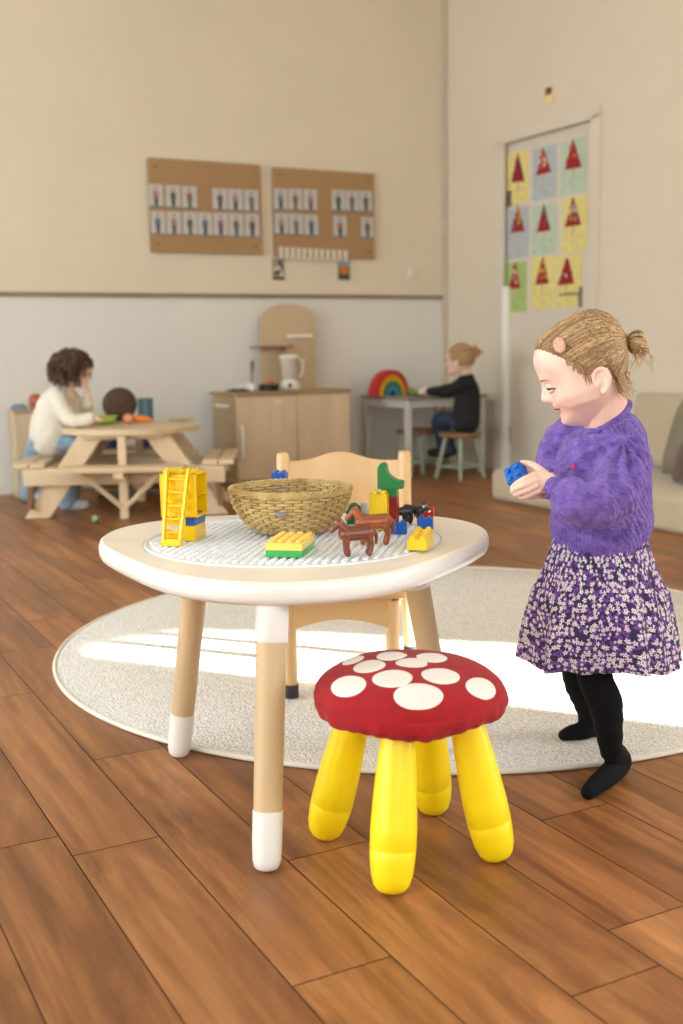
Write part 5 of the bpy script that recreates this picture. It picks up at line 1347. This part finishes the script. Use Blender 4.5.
    cW = P(599, 545, 2.15); cH = P(601, 652, 2.15)
    def sk(q, t):
        c = cW.lerp(cH, t); z = .476-.236*t
        rx = interp([0, .12, .38, .42, .7, 1], [.086, .096, .118, .126, .140, .150], t); ry = rx*interp([0, 1], [.92, 1.02], t)
        g = (.5*math.sin(7*q+phs[0]+t)+.32*math.sin(11*q+phs[1]-t*.8)+.25*math.sin(17*q+phs[2])+.3*math.sin(4*q+phs[3]))
        A = interp([0, .12, .4, 1], [.0025, .003, .009, .0225], t); g2 = math.sin(34*q+phs[4])*.0016*math.exp(-((t-.45)/.12)**2)+math.sin(40*q+phs[5])*.0018*math.exp(-(t/.15)**2)
        r = 1+(A*g+g2)/rx
        zz = z+.006*math.sin(3*q+phs[6])*t+.004*math.sin(7*q+phs[0]+1)*t
        return Vector((c.x+rx*r*math.cos(q), c.y+ry*r*math.sin(q), zz))
    rows = 40; rings = [[sk(2*PI*j/n, i/rows) for j in range(n)] for i in range(rows+1)]
    inner = [[p+(Vector((c_.x, c_.y, p.z))-p).normalized()*.0022 for p in ring] for ring, c_ in ((rings[i], cW.lerp(cH, i/rows)) for i in range(rows, -1, -1))]
    m = MB(); allr = rings+inner; m.loft(allr, cap=False); W(m)
    sko = obj('skirt', m, flower_mat(), root, smooth=180)
    uv = sko.data.uv_layers.new(name='uv'); 
    for p in sko.data.polygons:
        vi = list(p.vertices)
        js = [v % n for v in vi]; wrap = max(js)-min(js) > n/2
        for li, v in zip(p.loop_indices, vi):
            r_, j = divmod(v, n)
            if wrap and j < n/2: j += n
            t = r_/rows if r_ <= rows else (2*rows+1-r_)/rows
            uv.data[li].uv = (j/n*.80, t*.205)
    # ------------------------------------------------ sweater
    s = MB(); rings = []
    for y, cx_, rx, ry in [(419, 604, 25, .048), (424, 604, 31, .060), (431, 604, 37, .070), (440, 603, 42, .079), (460, 602, 47.5, .084), (480, 602, 49, .088), (500, 601.5, 50.5, .092), (518, 601, 51, .095), (530, 600, 50, .094), (540, 599, 47.5, .091), (548, 599, 45.5, .088), (551, 599, 42, .082)]:
        c = P(cx_, y, 2.15); k = 2.15/FPX
        sl = .34 if y < 445 else .34*max(0, (470-y)/25)        # collar falls towards the chest
        rings.append([Vector((c.x+rx*k*math.cos(q), c.y+ry*math.sin(q), c.z+sl*rx*k*math.cos(q)*(.9 if y < 430 else .5))) for q in np.linspace(0, 2*PI, 41)[:-1]])
    s.loft(rings)
    near = [(T(618, 433, 2.105), .031), (T(624, 452, 2.075), .040), (T(620, 478, 2.05), .047), (T(605, 500, 2.03), .0500), (T(582, 502, 2.02), .043), (T(567, 495, 2.025), .035), (T(558, 489, 2.035), .0255)]
    far = [(T(583, 431, 2.20), .034), (T(566, 436, 2.225), .037), (T(556, 449, 2.235), .034), (T(551, 464, 2.225), .033), (T(552, 476, 2.185), .027)]
    s.caps([p for p, r in near], [r for p, r in near], 26); s.caps([p for p, r in far], [r for p, r in far], 22)
    me = remeshed(s, .0032, 8, .5); a = co(me); nn = normals(me)
    A_, B_ = np.array(T(618, 435, 2.08)), np.array(T(590, 505, 2.0))
    for i in range(len(a)):
        p = a[i]; v = Vector(p)
        near_w = max(0, min(1, (2.11-p[1])/.05))
        # gathers running down from the shoulder seam and folds round the elbow
        d = v-Vector(A_); ang = math.atan2(d.x, -d.z); rr = math.hypot(d.x, d.z)
        gat = math.sin(ang*13+3*math.sin(rr*26))*min(1, rr/.03)*math.exp(-(rr/.12)**2)
        w2 = mnoise.noise(Vector((p[0]*26+p[2]*14, p[1]*12, p[2]*30-p[0]*10)))
        w3 = mnoise.noise(Vector((p[0]*60, p[1]*50, p[2]*22+7)))
        dd = near_w*(.0072*gat)+.0050*w2+.0022*w3
        zz = p[2]
        if zz < .505: dd += .0012*math.sin(math.atan2(p[1]-2.15, p[0]-.5)*70)-.001   # ribbing of the hem
        a[i] = p+nn[i]*dd
    a -= np.array(GR); setco(me, a)
    swm = sweater_mat(); sw = obj('sweater', None, swm, root, smooth=180, me=me)
    def ribbed(name, pts, r, nrib, m_, flat=1.0):
        mb = MB(); n_ = len(pts)
        P3 = []
        for i in range(n_*8):
            t = i/8; k = int(t); u_ = t-k; P3.append(catmull(pts[(k-1) % n_], pts[k % n_], pts[(k+1) % n_], pts[(k+2) % n_], u_))
        mb.tube(P3, [r*(1+.10*(i % 2)) for i in range(len(P3))], 8, closed=True, flat=flat); return obj(name, W(mb), m_, sw, smooth=180)
    cc = P(604, 415, 2.14); cr_ = []
    for q in np.linspace(0, 2*PI, 13)[:-1]:
        x = cc.x+.048*math.cos(q); y = cc.y+.047*math.sin(q); cr_.append(Vector((x-.001, y, cc.z-.004+.026*math.cos(q)-.0035*(1-math.cos(q))-.008*max(0, -math.sin(q)))))
    ribbed('collar', cr_, .0052, 60, swm, 1.3)
    ribbed('undershirt_edge', [Vector((p.x*1+(cc.x-p.x)*.13, p.y+(cc.y-p.y)*.13, p.z+.0035)) for p in cr_], .0028, 60, mat('cotton_white', (232, 230, 228), .9))
    # cuffs
    def ring(c, ax, r, e=1.0):
        ax = Vector(ax).normalized(); a1 = ax.cross(Vector((0, 0, 1))).normalized(); a2 = ax.cross(a1); return [Vector(c)+a1*r*math.cos(q)+a2*r*e*math.sin(q) for q in np.linspace(0, 2*PI, 13)[:-1]]
    ribbed('cuff', ring(T(553.5, 486.5, 2.04), T(553, 485, 2.04)-T(570, 494, 2.03), .0215), .0048, 30, swm)
    ribbed('cuff', ring(T(553, 481, 2.165), T(553, 486, 2.14)-T(551, 470, 2.21), .0215), .0045, 30, swm)
    rt = P(573.5, 467, 2.05); 
    sb = BVHTree.FromPolygons([v.co+GR for v in me.vertices], [tuple(p.vertices) for p in me.polygons]); q = sb.ray_cast(Vector((0, 0, CH)), (rt-Vector((0, 0, CH))).normalized())
    if q[0] is not None:
        m = MB(); m.box(q[0]+Vector((-.001, -.0015, 0)), (.0055, .003, .0095), rz=-.3); obj('red_tab', W(m), mat('red_tab', (222, 40, 62), .6), sw, bevel=.001)['label'] = 'tiny red fabric tab'
    # ------------------------------------------------ the brick in her hands
    bk = MB(); brick_mb(bk, 2, 2, .0205, (-S, -S, -.010))
    ctr = P(516.8, 475.5, 2.075); bk.v = [(x*1.12, y*1.12, z*1.2) for x, y, z in bk.v]
    o = obj('toy_brick', bk, plastic('bright_blue', (8, 96, 190)), None, ctr, None, smooth=50, bevel=.0006)
    o.rotation_euler = (math.radians(52), math.radians(-32), math.radians(-25))
    tag(o, 'blue brick held in the hands of the girl in purple', 'brick')
    return root
def flower_mat():
    m = bpy.data.materials.new('flower_print'); m.use_nodes = True; t = NT(m); b = t.n['Principled BSDF']; b.inputs['Roughness'].default_value = .85
    uvn = t.new('ShaderNodeUVMap'); uvn.uv_map = 'uv'
    def layer(scale, offs, petals, size, cut):
        mp = t.new('ShaderNodeMapping'); mp.inputs['Scale'].default_value = (scale, scale, scale); mp.inputs['Location'].default_value = (offs, offs*.7, 0)
        t.link(uvn.outputs[0], mp.inputs[0])
        v = t.new('ShaderNodeTexVoronoi', voronoi_dimensions='2D', Scale=1.0, Randomness=.75); t.link(mp.outputs[0], v.inputs['Vector'])
        d = t.new('ShaderNodeVectorMath', operation='SUBTRACT'); t.link(mp.outputs[0], d.inputs[0]); t.link(v.outputs['Position'], d.inputs[1])
        sx = t.new('ShaderNodeSeparateXYZ'); t.link(d.outputs[0], sx.inputs[0])
        at = t.new('ShaderNodeMath', operation='ARCTAN2'); t.link(sx.outputs['Y'], at.inputs[0]); t.link(sx.outputs['X'], at.inputs[1])
        sc_ = t.new('ShaderNodeSeparateColor'); t.link(v.outputs['Color'], sc_.inputs[0])
        ma = t.new('ShaderNodeMath', operation='MULTIPLY_ADD'); ma.inputs[1].default_value = petals; t.link(at.outputs[0], ma.inputs[0]); m6 = t.new('ShaderNodeMath', operation='MULTIPLY'); m6.inputs[1].default_value = 6.28; t.link(sc_.outputs[0], m6.inputs[0]); t.link(m6.outputs[0], ma.inputs[2])
        cs = t.new('ShaderNodeMath', operation='COSINE'); t.link(ma.outputs[0], cs.inputs[0])
        rr = t.new('ShaderNodeMath', operation='MULTIPLY_ADD'); rr.inputs[1].default_value = size*.32; rr.inputs[2].default_value = size*.75; t.link(cs.outputs[0], rr.inputs[0])
        lt = t.new('ShaderNodeMath', operation='LESS_THAN'); t.link(v.outputs['Distance'], lt.inputs[0]); t.link(rr.outputs[0], lt.inputs[1])
        gt = t.new('ShaderNodeMath', operation='GREATER_THAN'); gt.inputs[1].default_value = size*.22; t.link(v.outputs['Distance'], gt.inputs[0])
        g2 = t.new('ShaderNodeMath', operation='GREATER_THAN'); g2.inputs[1].default_value = cut; t.link(sc_.outputs[1], g2.inputs[0])
        x = t.new('ShaderNodeMath', operation='MULTIPLY'); t.link(lt.outputs[0], x.inputs[0]); t.link(gt.outputs[0], x.inputs[1])
        y = t.new('ShaderNodeMath', operation='MULTIPLY'); t.link(x.outputs[0], y.inputs[0]); t.link(g2.outputs[0], y.inputs[1]); return y
    L1 = layer(100, 0, 5, .42, .3); L2 = layer(150, 3.3, 5, .38, .66); L3 = layer(72, 7.1, 3, .5, .15)
    base = t.new('ShaderNodeMix', data_type='RGBA'); base.inputs[6].default_value = lin((46, 30, 76)); base.inputs[7].default_value = lin((112, 62, 146)); t.link(L3.outputs[0], base.inputs[0])
    mx = t.new('ShaderNodeMath', operation='MAXIMUM'); t.link(L1.outputs[0], mx.inputs[0]); t.link(L2.outputs[0], mx.inputs[1])
    c = t.new('ShaderNodeMix', data_type='RGBA'); c.inputs[7].default_value = lin((222, 214, 216)); t.link(base.outputs[2], c.inputs[6]); t.link(mx.outputs[0], c.inputs[0])
    t.link(c.outputs[2], b.inputs['Base Color']); return m
def sweater_mat():
    m = bpy.data.materials.new('purple_knit'); m.use_nodes = True; t = NT(m); b = t.n['Principled BSDF']; b.inputs['Roughness'].default_value = .9; b.inputs['Sheen Weight'].default_value = .12; b.inputs['Sheen Roughness'].default_value = .4
    tc = t.new('ShaderNodeTexCoord')
    w1 = t.new('ShaderNodeTexWave', Scale=34.0, Distortion=2.5, Detail=1.0); w1.inputs['Detail Scale'].default_value = 3.0; w1.bands_direction = 'DIAGONAL'
    t.link(tc.outputs['Object'], w1.inputs['Vector'])
    mp = t.new('ShaderNodeMapping'); mp.inputs['Scale'].default_value = (1, 1, 3.5); t.link(tc.outputs['Object'], mp.inputs[0])
    v = t.new('ShaderNodeTexVoronoi', Scale=130.0); t.link(mp.outputs[0], v.inputs['Vector'])
    n = t.new('ShaderNodeTexNoise', Scale=60.0, Detail=4.0); t.link(tc.outputs['Object'], n.inputs['Vector'])
    rp = t.new('ShaderNodeValToRGB'); e = rp.color_ramp.elements; e[0].position = .3; e[0].color = lin((96, 70, 156)); e[1].position = .7; e[1].color = lin((136, 108, 198)); t.link(n.outputs['Fac'], rp.inputs[0]); t.link(rp.outputs[0], b.inputs['Base Color'])
    ad = t.new('ShaderNodeMath', operation='MULTIPLY_ADD'); ad.inputs[1].default_value = .8; t.link(w1.outputs['Fac'], ad.inputs[0]); t.link(v.outputs['Distance'], ad.inputs[2])
    bp = t.new('ShaderNodeBump', Strength=.8, Distance=.004); t.link(ad.outputs[0], bp.inputs['Height']); t.link(bp.outputs[0], b.inputs['Normal'])
    return m
girl()
# ================================================================ the two children at the back
def small_head(b, c, F, U, L, r):
    """head, nose, ears as closed shapes; c centre, r about half the head's height"""
    M = Matrix((F, L, U)).transposed()
    b.ball(c+U*r*.12, (r*.98, r*.80, r*.92), 24, M=M)
    b.caps([c+F*r*.25-U*r*.45, c+F*r*.62-U*r*.58], [r*.52, r*.36], 16)
    b.caps([c+F*r*.93+U*r*.12, c+F*r*1.03-U*r*.12], [r*.07, r*.12], 10)
    for s in (-1, 1): b.ball(c+L*s*r*.80-F*r*.02-U*r*.02, (r*.13, r*.08, r*.2), 12, M=M)
def small_face(body, c, F, U, L, r, root):
    for s in (-1, 1):
        m = MB(); m.ball(c+F*r*.86+L*s*r*.32+U*r*.10, (r*.10), 12); obj('eye', m.move(-root), mat('eye_dark', (60, 44, 36), .3), body, smooth=180)
        m = MB(); m.caps([c+F*r*.93+L*s*r*.2+U*r*.30, c+F*r*.84+L*s*r*.46+U*r*.30], [r*.03, r*.03], 6); obj('eyebrow', m.move(-root), mat('brow_hair', (176, 136, 98), .8), body, smooth=180)
    m = MB(); m.caps([c+F*r*.90+L*r*.2-U*r*.44, c+F*r*.97-U*r*.47, c+F*r*.90-L*r*.2-U*r*.44], [r*.035, r*.05, r*.035], 8); obj('mouth', m.move(-root), mat('lip', (206, 138, 128), .42, sub=.1), body, smooth=180)
def small_hand(b, wrist, tip, side, r):
    d = (tip-wrist); L = d.length; d.normalize(); s = Vector(side).normalized(); n = d.cross(s)
    b.caps([wrist, wrist+d*L*.45], [r, r*1.15], 12, flat=.6, up=s)
    for i in range(4):
        o = s*(i-1.5)*r*.62; l = (.9, 1.0, .95, .8)[i]
        b.caps([wrist+d*L*.42+o*.85, wrist+d*L*.72*l+o*1.05-n*r*.1, wrist+d*L*l+o-n*r*.4], [r*.32, r*.3, r*.24], 8)
    b.caps([wrist+d*L*.15+s*r*.8, wrist+d*L*.42+s*r*1.7, wrist+d*L*.62+s*r*1.9], [r*.36, r*.33, r*.26], 8)
# ---- child in black at the corner table
def child_black():
    g = Vector((P(462, 430, 7.15).x, 7.15, 0)); root = thing('child', 'child in a black sweater and dark jeans sitting at the corner table', 'person', g)
    F = Vector((-.90, .42, -.12)).normalized(); U = Vector((0, 0, 1)); L = F.cross(U).normalized()*-1; U = F.cross(L).normalized(); 
    if U.z < 0: U = -U
    L = -L if L.y > 0 else L
    hc_ = P(460, 360.5, 7.13); r = .091
    b = MB(); small_head(b, hc_, F, U, L, r)
    b.caps([hc_-U*.03-F*.015, P(467, 376, 7.14)], [.038, .036], 14)
    b.caps([P(467, 384, 7.14), P(467, 404, 7.13), P(464, 420, 7.13)], [.05, .062, .06], 18)
    H1, H2 = P(420.5, 391.5, 7.30), P(424, 392.5, 7.42)
    A1 = [P(463, 383, 7.07), P(450, 389, 7.10), P(430, 391.5, 7.24)]; A2 = [P(461, 383, 7.22), P(450, 392, 7.30), P(433, 392, 7.40)]
    for A, Hh in ((A1, H1), (A2, H2)):
        b.caps(A, [.034, .027, .0185], 14); small_hand(b, A[-1], Hh+(Hh-A[-1])*.25, (0, .2, 1), .0155)
    L1 = [P(464, 420.5, 7.12), P(443, 420, 7.30), P(447, 437, 7.36), P(450, 448, 7.38)]; L2 = [P(460, 420.5, 7.22), P(439, 420, 7.38), P(441, 437, 7.42), P(442, 447, 7.44)]
    for q in (L1, L2): b.caps(q, [.036, .036, .032, .026], 16)
    me = remeshed(b, .005, 2); a = co(me)-np.array(g); setco(me, a); body = obj('body', None, skin, root, smooth=180, me=me)
    small_face(body, hc_, F, U, L, r, g)
    s = MB(); s.caps([P(467, 380, 7.14), P(468, 390, 7.14), P(467, 408, 7.13), P(465, 421, 7.13)], [.052, .074, .088, .092], 20)
    for A in (A1, A2): s.caps([P(466, 383, 7.14)]+A, [.05, .043, .036, .027], 16)
    me = remeshed(s, .006, 4); a = co(me); nn = normals(me)
    for i in range(len(a)): a[i] += nn[i]*.004*mnoise.noise(Vector(a[i])*22)
    setco(me, a-np.array(g)); obj('sweater', None, mat('black_knit', (24, 24, 27), .9, bump=.2, bscale=200), root, smooth=180, me=me)
    s = MB(); s.ball(P(463, 423, 7.14), (.094, .09, .052), 18)
    for q in (L1, L2): s.caps(q, [.055, .048, .041, .036], 16)
    me = remeshed(s, .006, 3); setco(me, co(me)-np.array(g)); obj('jeans', None, mat('dark_denim', (44, 54, 82), .85, bump=.2, bscale=220), root, smooth=180, me=me)
    for q in (L1, L2):
        s = MB(); e = q[-1]; s.caps([e+Vector((.02, -.01, -.02)), e+Vector((-.02, .01, -.035)), e+Vector((-.07, .03, -.042))], [.03, .031, .026], 14); obj('shoe', s.move(-g), mat('black_shoe', (26, 26, 28), .5), root, smooth=180)
    # hair
    M = Matrix((F, L, U)).transposed()
    h = MB(); h.ball(hc_+U*r*.2-F*r*.12, (r*1.0, r*.88, r*.96), 28, M=M)
    me = bpy.data.meshes.new('hair'); me.from_pydata([tuple(v) for v in h.v], [], h.f)
    hm = mat('hair_fair', (184, 148, 104), .55, col2=(132, 98, 64), scale=120); hm2 = mat('hair_light', (214, 182, 134), .45, col2=(168, 128, 84), scale=200)
    a = co(me); 
    for i in range(len(a)):
        v = Vector(a[i])-hc_; f, u = v.dot(F)/r, v.dot(U)/r
        if f > .45 and u < .55 or (f > -.1 and u < -.05) or u < -.45: a[i] = np.array(hc_+v*.82)
    setco(me, a-np.array(g)); hair = obj('hair', None, hm, root, smooth=180, me=me)
    rnd = random.Random(2); st = MB(); tie = hc_-F*r*.93+U*r*.42
    for i in range(110):
        an = rnd.uniform(-1.9, 1.9); p0 = hc_+F*r*rnd.uniform(-.5, .85)+L*r*.9*math.sin(an)+U*r*(.15+.95*abs(math.cos(an))); c_ = hc_+U*r*.2-F*r*.12
        P_ = []
        for k in range(6):
            p = p0.lerp(tie, k/5); v = p-c_; q = Vector((v.dot(F)/(r*1.02), v.dot(L)/(r*.9), v.dot(U)/(r*.98))); p = c_+v/max(q.length, .2) if k < 5 else tie; P_.append(p)
        st.tube(P_, [.0022]*5+[.001], 5, k=i % 3 == 0 and 1 or 0)
    obj('strands', st.move(-g), [hm, hm2], hair, smooth=180)
    pt = MB()
    for i in range(60):
        d = Vector((rnd.gauss(0, 1), rnd.gauss(0, 1), rnd.gauss(0, 1)))*.012; e = tie-F*.036+Vector((0, 0, -.012))+d*1.2
        pt.caps([tie, tie-F*.02+Vector((0, 0, .010))+d, e], [.0035, .005, .0015], 6, k=i % 2)
    obj('ponytail', pt.move(-g), [mat('hair_copper', (190, 110, 66), .5, var=.1), hm], hair, smooth=180)
    pt = MB(); pt.ball(tie, .012, 10); obj('hair_tie', pt.move(-g), mat('tie_red', (170, 60, 50), .7), hair, smooth=180)
child_black()
# ---- curly-haired child at the picnic table
def child_curly():
    g = Vector((P(52, 460, 5.98).x, 5.98, 0)); root = thing('child', 'curly brown-haired child in a cream sweater and light jeans at the picnic table', 'person', g)
    F = Vector((.86, .28, -.42)).normalized(); L = Vector((.28, -.95, 0)).normalized(); U = L.cross(F); U = U if U.z > 0 else -U; L = U.cross(F).normalized(); L = L if L.y < 0 else -L
    hc_ = P(76, 370, 5.98); r = .083
    b = MB(); small_head(b, hc_, F, U, L, r)
    b.caps([hc_-U*.04-F*.02, P(66, 392, 5.98)], [.038, .036], 14)
    b.caps([P(63, 398, 5.98), P(56, 420, 5.98), P(50, 440, 5.98)], [.06, .085, .075], 18)
    A1 = [P(63, 399, 5.90), P(74, 424, 5.86), P(95, 421.5, 5.84)]; A2 = [P(70, 398, 6.05), P(84, 418, 6.08), P(88, 398, 6.02)]
    A1 = [P(57, 399, 5.90), P(70, 420, 5.84), P(90, 418.5, 5.84)]
    b.caps(A1, [.036, .029, .019], 14); small_hand(b, A1[-1], A1[-1]+Vector((.07, .01, -.004)), (0, 1, .3), .0165)
    b.caps(A2, [.036, .029, .019], 14); small_hand(b, A2[-1], A2[-1]+Vector((-.004, .0, .062)), (.3, 1, 0), .0165)
    L1 = [P(50, 441, 5.95), P(78, 445, 5.95), P(72, 480, 5.96), P(68, 501, 5.97)]; L2 = [P(47, 441, 6.08), P(37, 449, 6.35), P(31, 476, 6.36), P(29, 493, 6.36)]
    for q in (L1, L2): b.caps(q, [.058, .048, .036, .027], 16)
    me = remeshed(b, .005, 2); setco(me, co(me)-np.array(g)); body = obj('body', None, skin, root, smooth=180, me=me)
    small_face(body, hc_, F, U, L, r, g)
    cream = mat('cream_knit', (226, 218, 204), .95, var=.05, bump=.5, bscale=120)
    s = MB(); s.caps([P(62, 393, 5.98), P(57, 404, 5.98), P(53, 424, 5.98), P(51, 436, 5.98)], [.062, .096, .114, .112], 22)
    s.caps([P(58, 399, 5.96)]+A1, [.055, .05, .042, .034], 16); s.caps([P(66, 397, 6.0)]+A2[:2]+[A2[1].lerp(A2[2], .75)], [.055, .05, .042, .034], 16)
    me = remeshed(s, .006, 4); a = co(me); nn = normals(me)
    for i in range(len(a)): a[i] += nn[i]*.006*mnoise.noise(Vector(a[i])*20)
    setco(me, a-np.array(g)); obj('sweater', None, cream, root, smooth=180, me=me)
    s = MB(); s.ball(P(50, 440, 5.99), (.115, .105, .055), 20)
    for q in (L1, L2): s.caps(q, [.062, .058, .052, .05], 18)
    me = remeshed(s, .006, 3); a = co(me); nn = normals(me)
    for i in range(len(a)): a[i] += nn[i]*.006*mnoise.noise(Vector(a[i])*18)
    setco(me, a-np.array(g)); obj('jeans', None, mat('light_denim', (150, 178, 196), .85, col2=(116, 146, 168), scale=16, bump=.2, bscale=220), root, smooth=180, me=me)
    for q in (L1, L2):
        s = MB(); e = q[-1].copy(); e.z = 0; s.caps([e+Vector((-.02, 0, .032)), e+Vector((.02, 0, .03)), e+Vector((.085, .005, .027))], [.03, .031, .026], 14); obj('shoe', s.move(-g), mat('pale_shoe', (190, 196, 204), .5), root, smooth=180)
    # curls
    h = MB(); M = Matrix((F, L, U)).transposed(); cc = P(71, 366, 5.99)
    h.ball(cc, (.098, .098, .092), 24)
    hm = mat('hair_brown', (84, 58, 40), .6, col2=(48, 32, 24), scale=60); hm2 = mat('hair_brown_light', (122, 88, 60), .55, col2=(84, 58, 40), scale=60)
    hair = obj('hair', h.move(-g), hm, root, smooth=180)
    rnd = random.Random(9); st = MB()
    for i in range(330):
        while True:
            d = Vector((rnd.gauss(0, 1), rnd.gauss(0, 1), rnd.gauss(.15, 1))).normalized()
            if not (d.dot(F) > .55 and d.z < .25) and d.z > -.75: break
        p = cc+Vector((d.x*.095, d.y*.095, d.z*.09)); P_ = []; ph = rnd.uniform(0, 6); ax1 = d.cross(Vector((0, 0, 1))).normalized(); ln = rnd.uniform(.03, .06)
        for k in range(11):
            t = k/10; P_.append(p+d*.018*math.sin(t*PI*.8)+Vector((0, 0, -ln*t))+(ax1*math.cos(ph+t*11)+d*math.sin(ph+t*11))*.0075+Vector((d.x, d.y, 0))*.01*t)
        st.tube(P_, [.003, .0042, .0042, .0042, .004, .004, .004, .0036, .003, .0024, .0012], 5, k=1 if rnd.random() < .4 else 0)
    obj('curls', st.move(-g), [hm, hm2], hair, smooth=180)
child_curly()
